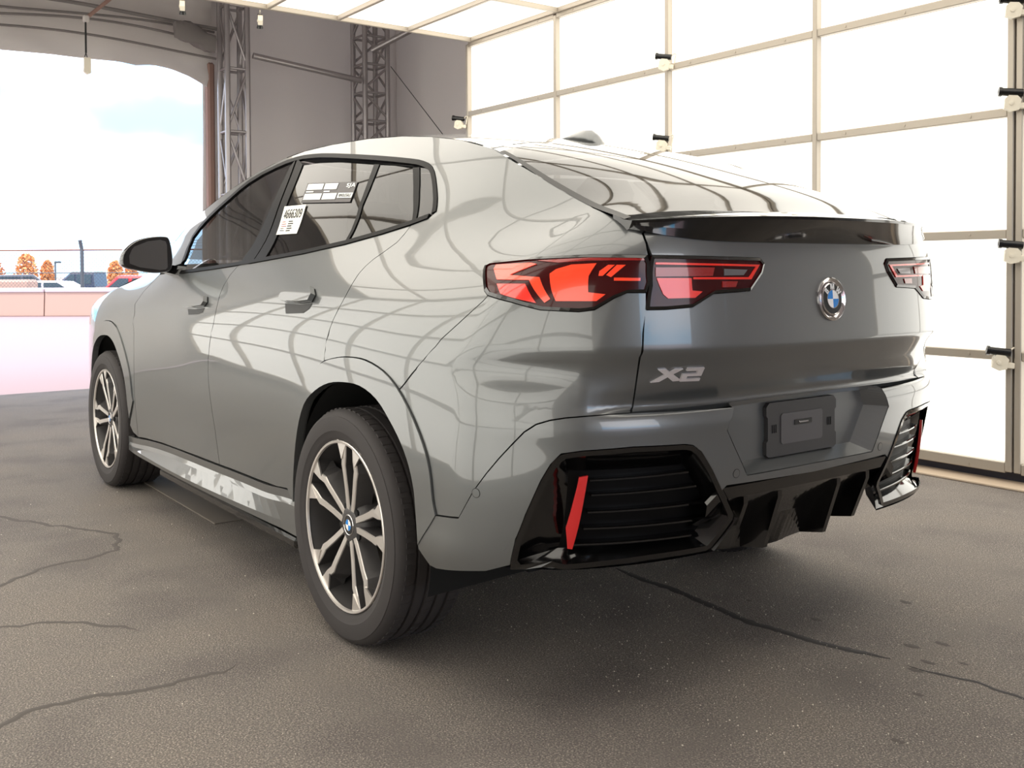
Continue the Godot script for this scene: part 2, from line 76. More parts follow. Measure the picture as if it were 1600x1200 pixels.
	"trim_top": [-0.7185, 1.2768, -0.7244, 1.2944, -0.7323, 1.3157, -0.748, 1.3496, -0.7638, 1.3844, -0.7761, 1.4077, -0.7911, 1.4252, -0.8131, 1.4383, -0.8412, 1.4482, -0.8686, 1.4558, -0.9166, 1.4647, -1.0178, 1.4811, -1.1526, 1.5014, -1.3176, 1.5245, -1.486, 1.5466, -1.5956, 1.5589, -1.6794, 1.5654, -1.7616, 1.5698, -1.8412, 1.5697, -1.9251, 1.5647, -2.0201, 1.5534, -2.1482, 1.5329, -2.2741, 1.5058, -2.3542, 1.4761, -2.4222, 1.4414, -2.5126, 1.399, -2.6033, 1.3533, -2.6793, 1.31, -2.7316, 1.2621, -2.7173, 1.2023, -2.6548, 1.1395, -2.6392, 1.155, -2.6987, 1.214, -2.7109, 1.2548, -2.6666, 1.2921, -2.5929, 1.3339, -2.503, 1.3792, -2.4126, 1.4216, -2.3454, 1.4559, -2.2683, 1.4846, -2.1449, 1.5152, -2.0176, 1.5356, -1.9235, 1.5468, -1.8406, 1.5517, -1.7621, 1.5518, -1.6806, 1.5474, -1.5973, 1.541, -1.4882, 1.5287, -1.32, 1.5067, -1.1552, 1.4836, -1.0206, 1.4633, -0.9196, 1.447, -0.8724, 1.4382, -0.8466, 1.431, -0.8206, 1.4219, -0.8026, 1.4113, -0.7911, 1.3977, -0.78, 1.3766, -0.7644, 1.3421, -0.7489, 1.3086, -0.7414, 1.2884, -0.7356, 1.2711],
	"shell": [0.8, 0.785, 0.22, 0.785, 0.03, 0.74, -0.03, 0.66, -0.06, 0.56, -0.15, 0.5, -0.281, 0.4453, -0.2887, 0.4649, -0.2952, 0.485, -0.3001, 0.5026, -0.303, 0.5151, -0.3053, 0.525, -0.3095, 0.5374, -0.3165, 0.5549, -0.3254, 0.5749, -0.3362, 0.5946, -0.3493, 0.6133, -0.3645, 0.6318, -0.3817, 0.6497, -0.4009, 0.6669, -0.4225, 0.6837, -0.4468, 0.7004, -0.4736, 0.7182, -0.5003, 0.736, -0.525, 0.7512, -0.5523, 0.7629, -0.5835, 0.7718, -0.6156, 0.7779, -0.6485, 0.7808, -0.6828, 0.7807, -0.7172, 0.7792, -0.7512, 0.777, -0.7852, 0.7733, -0.8189, 0.7674, -0.8538, 0.759, -0.8896, 0.7482, -0.9232, 0.7354, -0.9528, 0.7213, -0.9787, 0.705, -1.0014, 0.684, -1.022, 0.6568, -1.0411, 0.6246, -1.0588, 0.5887, -1.0745, 0.5481, -1.0868, 0.5038, -1.0933, 0.4605, -1.0916, 0.4206, -1.0878, 0.3823, -1.088, 0.3436, -1.1393, 0.3802, -1.2442, 0.3697, -1.3362, 0.3668, -1.4313, 0.364, -1.5554, 0.3618, -1.6858, 0.3597, -1.8019, 0.3559, -1.9314, 0.3533, -2.0683, 0.3506, -2.2138, 0.3467, -2.3679, 0.3426, -2.5298, 0.3385, -2.6506, 0.3319, -2.7741, 0.3254, -2.8817, 0.3168, -2.9532, 0.4987, -2.9587, 0.5096, -2.9645, 0.525, -2.9703, 0.5486, -2.9763, 0.5766, -2.9837, 0.6027, -2.9932, 0.6243, -3.0045, 0.6441, -3.0182, 0.664, -3.0354, 0.6851, -3.056, 0.7065, -3.0775, 0.7275, -3.0953, 0.7486, -3.112, 0.7693, -3.1304, 0.7881, -3.1476, 0.8043, -3.1631, 0.8184, -3.1802, 0.8304, -3.2025, 0.84, -3.2298, 0.8474, -3.2591, 0.8527, -3.2888, 0.8553, -3.3187, 0.8555, -3.3476, 0.8547, -3.3749, 0.853, -3.4016, 0.8502, -3.4284, 0.8464, -3.4558, 0.842, -3.4839, 0.8367, -3.5131, 0.8296, -3.5433, 0.8208, -3.5735, 0.8102, -3.6033, 0.7968, -3.6327, 0.781, -3.6616, 0.7624, -3.6929, 0.7382, -3.7163, 0.7063, -3.7375, 0.6683, -3.7591, 0.628, -3.7778, 0.5855, -3.7933, 0.5407, -3.8035, 0.4976, -3.8047, 0.4585, -3.7974, 0.4218, -3.7905, 0.3852, -3.9137, 0.36, -4.2218, 0.4, -4.3182, 0.76, -4.1365, 0.83, -3.9472, 0.9, -3.7778, 0.955, -3.5054, 1.02, -3.2337, 1.075, -3.0651, 1.125, -2.97, 1.09, -2.5797, 1.0893, -2.167, 1.1092, -1.8184, 1.1295, -1.4011, 1.1585, -1.1419, 1.1847, -0.9502, 1.2124, -0.8169, 1.2364, -0.7453, 1.2523, -0.7065, 1.2768, -0.7203, 1.3157, -0.7518, 1.3844, -0.6203, 1.44, -0.5098, 1.4597, -0.4078, 1.399, -0.3189, 1.3469, -0.2562, 1.3106, -0.1373, 1.2613, 0.0005, 1.223, 0.0495, 1.2144, 0.0678, 1.2111, 0.4, 1.205, 0.8, 1.205],
}

const UR := 0.8      # rear parameter from the corner (u = 0) to the middle of the tail (u = UR)
const DC := 0.15     # half length of the rounded corner in u

var M := {}
var used := {}
var MY := []
var KX := []
var MR: Array
var ME: Array
var EX := []
var EY := []
var CXY := []
var CXV := []
var CXM: Array

# ---------------------------------------------------------------- splines
func nat2(x: Array, y: Array) -> Array:
	var n := x.size()
	var m := []
	m.resize(n)
	m.fill(0.0)
	var c := []
	c.resize(n)
	c.fill(0.0)
	var d := []
	d.resize(n)
	d.fill(0.0)
	for i in range(1, n - 1):
		var h0: float = x[i] - x[i - 1]
		var h1: float = x[i + 1] - x[i]
		var r: float = 6.0 * ((y[i + 1] - y[i]) / h1 - (y[i] - y[i - 1]) / h0)
		var den: float = 2.0 * (h0 + h1) - h0 * c[i - 1]
		c[i] = h1 / den
		d[i] = (r - h0 * d[i - 1]) / den
	for i in range(n - 2, 0, -1):
		m[i] = d[i] - c[i] * m[i + 1]
	return m

func seg(x: Array, q: float) -> int:
	var i := 0
	var last := x.size() - 2
	while i < last and q > x[i + 1]:
		i += 1
	return i

func spl(x: Array, y: Array, m: Array, q: float) -> float:
	var i := seg(x, q)
	var h: float = x[i + 1] - x[i]
	var a: float = (x[i + 1] - q) / h
	var b: float = (q - x[i]) / h
	return a * y[i] + b * y[i + 1] + ((a * a * a - a) * m[i] + (b * b * b - b) * m[i + 1]) * h * h / 6.0

func prepare() -> void:
	MR = nat2(YR, RT)
	for s in XS.size():
		var col := []
		for l in YL.size():
			col.append(WT[l][s])
		MY.append(nat2(YL, col))
	for s in XS.size():
		var e := []
		e.resize(XS.size())
		e.fill(0.0)
		e[s] = 1.0
		KX.append(nat2(XS, e))
	for p in EDGE:
		EX.append(p[0])
		EY.append(p[1])
	ME = nat2(EX, EY)
	for k in 181:
		var y := 0.14 + k * 0.0083
		var x := rear_mid(y) + 0.25
		for i in 14:
			x = 0.5 * x + 0.5 * plan(half_width(x, y), y)
		CXY.append(y)
		CXV.append(x)
	CXM = nat2(CXY, CXV)

func corner_x(y: float) -> float:
	var h := 0.0083
	var i := clampi(int((y - 0.14) / h), 0, 179)
	var b: float = (y - 0.14) / h - i
	var a := 1.0 - b
	return a * CXV[i] + b * CXV[i + 1] + ((a * a * a - a) * CXM[i] + (b * b * b - b) * CXM[i + 1]) * h * h / 6.0

func half_width(x: float, y: float) -> float:
	var i := seg(YL, y)
	var h: float = YL[i + 1] - YL[i]
	var a: float = (YL[i + 1] - y) / h
	var b: float = (y - YL[i]) / h
	var fa := (a * a * a - a) * h * h / 6.0
	var fb := (b * b * b - b) * h * h / 6.0
	var j := seg(XS, x)
	var h2: float = XS[j + 1] - XS[j]
	var p: float = (XS[j + 1] - x) / h2
	var q: float = (x - XS[j]) / h2
	var fp := (p * p * p - p) * h2 * h2 / 6.0
	var fq := (q * q * q - q) * h2 * h2 / 6.0
	var out := 0.0
	var lo: Array = WT[i]
	var hi: Array = WT[i + 1]
	for s in XS.size():
		var col: float = a * lo[s] + b * hi[s] + fa * MY[s][i] + fb * MY[s][i + 1]
		var w: float = fp * KX[s][j] + fq * KX[s][j + 1]
		if s == j:
			w += p
		elif s == j + 1:
			w += q
		out += w * col
	return out

func rear_mid(y: float) -> float:
	return spl(YR, RT, MR, y)

func plan(z: float, y: float) -> float:
	var t := clampf((y - 0.77) / 0.12, 0.0, 1.0)
	return rear_mid(y) + 0.02 * z * z + (0.33 + 0.17 * t * t * (3.0 - 2.0 * t)) * z * z * z * z + 0.022 * smoothstep(0.757, 0.771, y) * (1.0 - smoothstep(0.775, 0.85, y)) * (1.0 - smoothstep(0.56, 0.74, absf(z)))

func raw(u: float, y: float, cx: float, cw: float) -> Vector3:
	if u < 0.0:
		return Vector3(cx - u, y, -half_width(cx - u, y))
	var z := -cw * (1.0 - u / UR)
	return Vector3(plan(z, y), y, z)

# a point of the body side (u < 0), the rounded rear corner and the tail (u > 0; past UR on the right half)
func body(u: float, y: float) -> Vector3:
	if u > UR:
		var f := body(2.0 * UR - u, y)
		return Vector3(f.x, f.y, -f.z)
	var cx := corner_x(y)
	if u <= -DC:
		return Vector3(cx - u, y, -half_width(cx - u, y))
	var cw := half_width(cx, y)
	if u >= DC:
		return raw(u, y, cx, cw)
	var a := raw(-DC, y, cx, cw)
	var b := raw(DC, y, cx, cw)
	var c := Vector3(cx, y, -cw)
	var t := (u + DC) / (2.0 * DC)
	var s := 1.0 - t
	return s * s * s * a + 3.0 * s * s * t * a.lerp(c, 0.62) + 3.0 * s * t * t * b.lerp(c, 0.62) + t * t * t * b

func body_normal(u: float, y: float) -> Vector3:
	var e := 0.004
	var du := body(u + e, y) - body(u - e, y)
	var dy := body(u, y + e) - body(u, y - e)
	var n := du.cross(dy).normalized()
	return n

func on_body(u: float, y: float, off := 0.0) -> Vector3:
	return body(u, y) + body_normal(u, y) * off

func edge_y(x: float) -> float:
	return spl(EX, EY, ME, x)

const YCX := [-1.15, -1.0, -0.9, -0.7, -0.45, -0.185, 0.1, 0.4, 0.7, 1.0, 1.3, 1.6, 1.9, 2.15, 2.3, 2.6, 3.0, 3.3, 3.56]
const YCY := [1.20, 1.262, 1.31, 1.385, 1.457, 1.521, 1.573, 1.606, 1.617, 1.612, 1.588, 1.50, 1.335, 1.185, 1.125, 1.085, 1.03, 0.96, 0.86]
var YCM: Array

func top(x: float, t: float) -> Vector3:
	var ye := edge_y(x)
	var ze := half_width(x, ye)
	var yc := spl(YCX, YCY, YCM, x)
	var k := absf(t)
	return Vector3(x, ye + (yc - ye) * (1.0 - pow(k, 2.3)), t * ze)

# ---------------------------------------------------------------- mesh building
class MB:
	var v := PackedVector3Array()
	var n := PackedVector3Array()
	var ix := PackedInt32Array()
	func tri_n(a: Vector3, b: Vector3, c: Vector3, na: Vector3, nb: Vector3, nc: Vector3) -> void:
		var g := (b - a).cross(c - a)
		var k := v.size()
		v.append(a)
		n.append(na)
		if g.dot(na + nb + nc) > 0.0:
			v.append(c)
			n.append(nc)
			v.append(b)
			n.append(nb)
		else:
			v.append(b)
			n.append(nb)
			v.append(c)
			n.append(nc)
		ix.append(k)
		ix.append(k + 1)
		ix.append(k + 2)
	func tri(a: Vector3, b: Vector3, c: Vector3, out: Vector3) -> void:
		var g := (b - a).cross(c - a)
		if g.length_squared() < 1e-18:
			return
		g = g.normalized()
		if g.dot(out) < 0.0:
			g = -g
		tri_n(a, b, c, g, g, g)
	func quad(a: Vector3, b: Vector3, c: Vector3, d: Vector3, out: Vector3) -> void:
		tri(a, b, c, out)
		tri(a, c, d, out)
	# box with chamfered edges
	func box(at: Vector3, size: Vector3, basis := Basis(), ch := 0.0) -> void:
		var h := size / 2.0
		var c := minf(ch, minf(h.x, minf(h.y, h.z)) * 0.9)
		var ax := [basis.x, basis.y, basis.z]
		for k in 3:
			var p := (k + 1) % 3
			var q := (k + 2) % 3
			for s in [-1.0, 1.0]:
				var f: Vector3 = at + ax[k] * (s * h[k])
				var P: Vector3 = ax[p] * (h[p] - c)
				var Q: Vector3 = ax[q] * (h[q] - c)
				quad(f + P + Q, f - P + Q, f - P - Q, f + P - Q, ax[k] * s)
		if c <= 0.0:
			return
		for k in 3:
			var p := (k + 1) % 3
			var q := (k + 2) % 3
			for s in [-1.0, 1.0]:
				for t in [-1.0, 1.0]:
					var L: Vector3 = ax[k] * (h[k] - c)
					var A: Vector3 = at + ax[p] * (s * h[p]) + ax[q] * (t * (h[q] - c))
					var B: Vector3 = at + ax[p] * (s * (h[p] - c)) + ax[q] * (t * h[q])
					quad(A + L, A - L, B - L, B + L, ax[p] * s + ax[q] * t)
		for s in [-1.0, 1.0]:
			for t in [-1.0, 1.0]:
				for w in [-1.0, 1.0]:
					var A: Vector3 = at + ax[0] * (s * h.x) + ax[1] * (t * (h.y - c)) + ax[2] * (w * (h.z - c))
					var B: Vector3 = at + ax[0] * (s * (h.x - c)) + ax[1] * (t * h.y) + ax[2] * (w * (h.z - c))
					var C: Vector3 = at + ax[0] * (s * (h.x - c)) + ax[1] * (t * (h.y - c)) + ax[2] * (w * h.z)
					tri(A, B, C, ax[0] * s + ax[1] * t + ax[2] * w)
	# smooth skin through rings of points; closed joins the ends of each ring
	func loft(rings: Array, closed := true, caps := true, flip := 0) -> void:
		var R := rings.size()
		var K: int = rings[0].size()
		var mid := Vector3.ZERO
		for r in rings:
			for p in r:
				mid += p
		mid /= float(R * K)
		var nn := []
		var sum := 0.0
		for i in R:
			var row := []
			for j in K:
				var i0 := maxi(i - 1, 0)
				var i1 := mini(i + 1, R - 1)
				var j0 := (j - 1 + K) % K if closed else maxi(j - 1, 0)
				var j1 := (j + 1) % K if closed else mini(j + 1, K - 1)
				var g: Vector3 = (rings[i1][j] - rings[i0][j]).cross(rings[i][j1] - rings[i][j0])
				g = g.normalized()
				row.append(g)
				sum += g.dot((rings[i][j] - mid).normalized())
			nn.append(row)
		var s := 1.0 if sum >= 0.0 else -1.0
		if flip != 0:
			s = float(flip)
		for i in R - 1:
			for j in (K if closed else K - 1):
				var k := (j + 1) % K
				tri_n(rings[i][j], rings[i + 1][j], rings[i + 1][k], nn[i][j] * s, nn[i + 1][j] * s, nn[i + 1][k] * s)
				tri_n(rings[i][j], rings[i + 1][k], rings[i][k], nn[i][j] * s, nn[i + 1][k] * s, nn[i][k] * s)
		if caps and closed:
			for e in [0, R - 1]:
				var c := Vector3.ZERO
				for p in rings[e]:
					c += p
				c /= float(K)
				var out := c - mid
				for j in K:
					tri(c, rings[e][j], rings[e][(j + 1) % K], out)
	# skin with hard edges
	func facets(rings: Array, closed := true, caps := true) -> void:
		var R := rings.size()
		var K: int = rings[0].size()
		for i in R - 1:
			var c := Vector3.ZERO
			for j in K:
				c += rings[i][j] + rings[i + 1][j]
			c /= 2.0 * K
			for j in (K if closed else K - 1):
				var k := (j + 1) % K
				var out: Vector3 = (rings[i][j] + rings[i][k] + rings[i + 1][j] + rings[i + 1][k]) / 4.0 - c
				quad(rings[i][j], rings[i + 1][j], rings[i + 1][k], rings[i][k], out)
		if caps and closed:
			var cc := []
			for e in [0, R - 1]:
				var c := Vector3.ZERO
				for p in rings[e]:
					c += p
				cc.append(c / float(K))
			for e in 2:
				var ring: Array = rings[0 if e == 0 else R - 1]
				for j in K:
					tri(cc[e], ring[j], ring[(j + 1) % K], cc[e] - cc[1 - e])
	func tube(path: Array, r: float, sides := 8, caps := true) -> void:
		var rings := []
		var side := Vector3.ZERO
		for i in path.size():
			var d: Vector3 = (path[mini(i + 1, path.size() - 1)] - path[maxi(i - 1, 0)]).normalized()
			if side == Vector3.ZERO:
				side = d.cross(Vector3.UP if absf(d.y) < 0.9 else Vector3.RIGHT).normalized()
			else:
				side = (side - d * side.dot(d)).normalized()
			var up := side.cross(d)
			var ring := []
			for k in sides:
				var a := TAU * k / sides
				ring.append(path[i] + (side * cos(a) + up * sin(a)) * r)
			rings.append(ring)
		# own normals
		for i in path.size() - 1:
			for k in sides:
				var k2 := (k + 1) % sides
				var n00: Vector3 = (rings[i][k] - path[i]).normalized()
				var n01: Vector3 = (rings[i][k2] - path[i]).normalized()
				var n10: Vector3 = (rings[i + 1][k] - path[i + 1]).normalized()
				var n11: Vector3 = (rings[i + 1][k2] - path[i + 1]).normalized()
				tri_n(rings[i][k], rings[i + 1][k], rings[i + 1][k2], n00, n10, n11)
				tri_n(rings[i][k], rings[i + 1][k2], rings[i][k2], n00, n11, n01)
		if caps:
			for e in [0, path.size() - 1]:
				var d: Vector3 = path[0] - path[1] if e == 0 else path[-1] - path[-2]
				for k in sides:
					tri(path[e], rings[e][k], rings[e][(k + 1) % sides], d)
	# turns a profile of (radius, height) round an axis; hard edges where the profile bends by more than 35 degrees
	func lathe(prof: Array, at: Vector3, axis: Vector3, steps := 48, from := 0.0, to := TAU) -> void:
		var w := axis.normalized()
		var u := w.cross(Vector3.UP if absf(w.y) < 0.9 else Vector3.RIGHT).normalized()
		var t := w.cross(u)
		var fn := []
		for i in prof.size() - 1:
			var d: Vector2 = (prof[i + 1] - prof[i]).normalized()
			fn.append(Vector2(d.y, -d.x))
		for i in prof.size() - 1:
			var n0: Vector2 = fn[i]
			var n1: Vector2 = fn[i]
			if i > 0 and fn[i - 1].dot(fn[i]) > 0.82:
				n0 = (fn[i - 1] + fn[i]).normalized()
			if i < fn.size() - 1 and fn[i + 1].dot(fn[i]) > 0.82:
				n1 = (fn[i + 1] + fn[i]).normalized()
			for s in steps:
				var a0 := from + (to - from) * s / steps
				var a1 := from + (to - from) * (s + 1) / steps
				var d0 := u * cos(a0) + t * sin(a0)
				var d1 := u * cos(a1) + t * sin(a1)
				var p: Vector2 = prof[i]
				var q: Vector2 = prof[i + 1]
				var A := at + d0 * p.x + w * p.y
				var B := at + d1 * p.x + w * p.y
				var C := at + d1 * q.x + w * q.y
				var D := at + d0 * q.x + w * q.y
				var nA := d0 * n0.x + w * n0.y
				var nB := d1 * n0.x + w * n0.y
				var nC := d1 * n1.x + w * n1.y
				var nD := d0 * n1.x + w * n1.y
				if q.x > 1e-6:
					tri_n(A, C, D, nA, nC, nD)
				if p.x > 1e-6:
					tri_n(A, B, C, nA, nB, nC)
	# flat outline (2D) with thickness along basis.z
	func prism(poly: Array, at: Vector3, basis: Basis, depth: float) -> void:
		var pk := PackedVector2Array(poly)
		var t := Geometry2D.triangulate_polygon(pk)
		var f := func(p: Vector2, h: float) -> Vector3: return at + basis.x * p.x + basis.y * p.y + basis.z * h
		for i in range(0, t.size(), 3):
			tri(f.call(pk[t[i]], 0.0), f.call(pk[t[i + 1]], 0.0), f.call(pk[t[i + 2]], 0.0), -basis.z)
			tri(f.call(pk[t[i]], depth), f.call(pk[t[i + 1]], depth), f.call(pk[t[i + 2]], depth), basis.z)
		var s := -1.0 if Geometry2D.is_polygon_clockwise(pk) else 1.0
		for i in pk.size():
			var a := pk[i]
			var b := pk[(i + 1) % pk.size()]
			var o := Vector2(b.y - a.y, a.x - b.x) * s
			quad(f.call(a, 0.0), f.call(b, 0.0), f.call(b, depth), f.call(a, depth), basis.x * o.x + basis.y * o.y)
	func mesh() -> ArrayMesh:
		var m := ArrayMesh.new()
		var a := []
		a.resize(Mesh.ARRAY_MAX)
		a[Mesh.ARRAY_VERTEX] = v
		a[Mesh.ARRAY_NORMAL] = n
		a[Mesh.ARRAY_INDEX] = ix
		m.add_surface_from_arrays(Mesh.PRIMITIVE_TRIANGLES, a)
		return m
	func mirrored() -> MB:
		var o := MB.new()
		for i in range(0, ix.size(), 3):
			for k in [0, 2, 1]:
				var j: int = ix[i + k]
				o.ix.append(o.v.size())
				o.v.append(Vector3(v[j].x, v[j].y, -v[j].z))
				o.n.append(Vector3(n[j].x, n[j].y, -n[j].z))
		return o

func pts(a: Array) -> PackedVector2Array:
	var o := PackedVector2Array()
	for i in range(0, a.size(), 2):
		o.append(Vector2(a[i], a[i + 1]))
	return o

# a panel of the body skin cut along an outline in (u, y), with returned edges
func panel(poly: PackedVector2Array, du := 0.03, dy := 0.03, off := 0.0, flange := 0.014, gap := 0.0018) -> MB:
	var mb := MB.new()
	var outs := [poly]
	if gap > 0.0:
		outs = Geometry2D.offset_polygon(poly, -gap)
	for out in outs:
		panel_into(mb, out, du, dy, off, flange)
	return mb

func panel_into(mb: MB, poly: PackedVector2Array, du: float, dy: float, off: float, flange: float) -> void:
	var lo := poly[0]
	var hi := poly[0]
	for p in poly:
		lo = lo.min(p)
		hi = hi.max(p)
	lo -= Vector2(0.0013, 0.0017)
	var touched := {}
	for i in poly.size():
		var a := poly[i]
		var b := poly[(i + 1) % poly.size()]
		var k := int(maxf(absf(b.x - a.x) / du, absf(b.y - a.y) / dy) * 12.0) + 2
		for s in k + 1:
			var q := a.lerp(b, float(s) / k) - lo
			touched[Vector2i(floori(q.x / du), floori(q.y / dy))] = true
	var seen := {}
	var vert := func(p: Vector2) -> int:
		var key := Vector2i(roundi(p.x * 20000.0), roundi(p.y * 20000.0))
		if not seen.has(key):
			seen[key] = mb.v.size()
			var nn := body_normal(p.x, p.y)
			mb.v.append(body(p.x, p.y) + nn * off)
			mb.n.append(nn)
		return seen[key]
	var add := func(a: int, b: int, c: int) -> void:
		if a == b or b == c or a == c:
			return
		var g := (mb.v[b] - mb.v[a]).cross(mb.v[c] - mb.v[a])
		if g.dot(mb.n[a] + mb.n[b] + mb.n[c]) > 0.0:
			mb.ix.append_array(PackedInt32Array([a, c, b]))
		else:
			mb.ix.append_array(PackedInt32Array([a, b, c]))
	for i in int((hi.x - lo.x) / du) + 1:
		for j in int((hi.y - lo.y) / dy) + 1:
			var c0 := lo + Vector2(i * du, j * dy)
			var cell := PackedVector2Array([c0, c0 + Vector2(du, 0), c0 + Vector2(du, dy), c0 + Vector2(0, dy)])
			if touched.has(Vector2i(i, j)):
				for piece in Geometry2D.intersect_polygons(cell, poly):
					if Geometry2D.is_polygon_clockwise(piece) != Geometry2D.is_polygon_clockwise(cell):
						continue
					var t := Geometry2D.triangulate_polygon(piece)
					for k in range(0, t.size(), 3):
						add.call(vert.call(piece[t[k]]), vert.call(piece[t[k + 1]]), vert.call(piece[t[k + 2]]))
			elif Geometry2D.is_point_in_polygon(c0 + Vector2(du, dy) / 2.0, poly):
				var q := [vert.call(cell[0]), vert.call(cell[1]), vert.call(cell[2]), vert.call(cell[3])]
				add.call(q[0], q[1], q[2])
				add.call(q[0], q[2], q[3])
	if flange <= 0.0:
		return
	var mid := Vector2.ZERO
	var cw := Geometry2D.is_polygon_clockwise(poly)
	for i in poly.size():
		var a := poly[i]
		var b := poly[(i + 1) % poly.size()]
		var k := int(a.distance_to(b) / 0.03) + 1
		var o := Vector2(b.y - a.y, a.x - b.x).normalized() * (-1.0 if cw else 1.0)
		for s in k:
			var p := a.lerp(b, float(s) / k)
			var q := a.lerp(b, float(s + 1) / k)
			var np := body_normal(p.x, p.y)
			var nq := body_normal(q.x, q.y)
			var A := body(p.x, p.y)
			var B := body(q.x, q.y)
			var m := (p + q) / 2.0
			var out := body(m.x + o.x * 0.004, m.y + o.y * 0.004) - body(m.x, m.y)
			mb.quad(A + np * off, B + nq * off, B + nq * (off - flange), A + np * (off - flange), out)

# ---------------------------------------------------------------- nodes
func numbered(called: String) -> String:
	if not used.has(called):
		used[called] = 0
		return called
	used[called] += 1
	return "%s_%03d" % [called, used[called]]

func thing(called: String, label: String, category: String, at := Vector3.ZERO, group := "") -> Node3D:
	var o := Node3D.new()
	o.name = numbered(called)
	add_child(o)
	o.position = at
	tag(o, label, category, group)
	return o

func tag(o: Node, label: String, category: String, group := "") -> void:
	o.set_meta("label", label)
	o.set_meta("category", category)
	if group != "":
		o.set_meta("group", group)

func part(parent: Node, called: String, mb, mat: Material, label := "") -> MeshInstance3D:
	var o := MeshInstance3D.new()
	o.name = called
	o.mesh = mb.mesh() if mb is MB else mb
	o.material_override = mat
	parent.add_child(o, true)
	if label != "":
		o.set_meta("label", label)
	return o

func single(called: String, mb, mat: Material, label: String, category: String, at := Vector3.ZERO, group := "") -> MeshInstance3D:
	var o := MeshInstance3D.new()
	o.name = numbered(called)
	o.mesh = mb.mesh() if mb is MB else mb
	o.material_override = mat
	add_child(o)
	o.position = at
	tag(o, label, category, group)
	return o

func structure(called: String, mb, mat: Material, label := "") -> MeshInstance3D:
	var o := MeshInstance3D.new()
	o.name = numbered(called)
	o.mesh = mb.mesh() if mb is MB else mb
	o.material_override = mat
	add_child(o)
	o.set_meta("kind", "structure")
	if label != "":
		o.set_meta("label", label)
	return o

func both(parent: Node, called: String, mb: MB, mat: Material) -> void:
	part(parent, called, mb, mat)
	part(parent, called, mb.mirrored(), mat)

# ---------------------------------------------------------------- materials
func noise_tex(freq: float, seed_: int, ramp: Array, size := 512, normal := false, strength := 4.0, octaves := 4) -> NoiseTexture2D:
	var f := FastNoiseLite.new()
	f.seed = seed_
	f.frequency = freq
	f.fractal_octaves = octaves
	var t := NoiseTexture2D.new()
	t.width = size
	t.height = size
	t.seamless = true
	t.noise = f
	if normal:
		t.as_normal_map = true
		t.bump_strength = strength
	elif ramp.size() > 0:
		var g := Gradient.new()
		g.offsets = PackedFloat32Array(ramp.map(func(r): return r[0]))
		g.colors = PackedColorArray(ramp.map(func(r): return r[1]))
		t.color_ramp = g
	return t

func mat(called: String, color: Color, rough := 0.6, metal := 0.0) -> StandardMaterial3D:
	var m := StandardMaterial3D.new()
	m.resource_name = called
	m.albedo_color = color
	m.roughness = rough
	m.metallic = metal
	M[called] = m
	return m

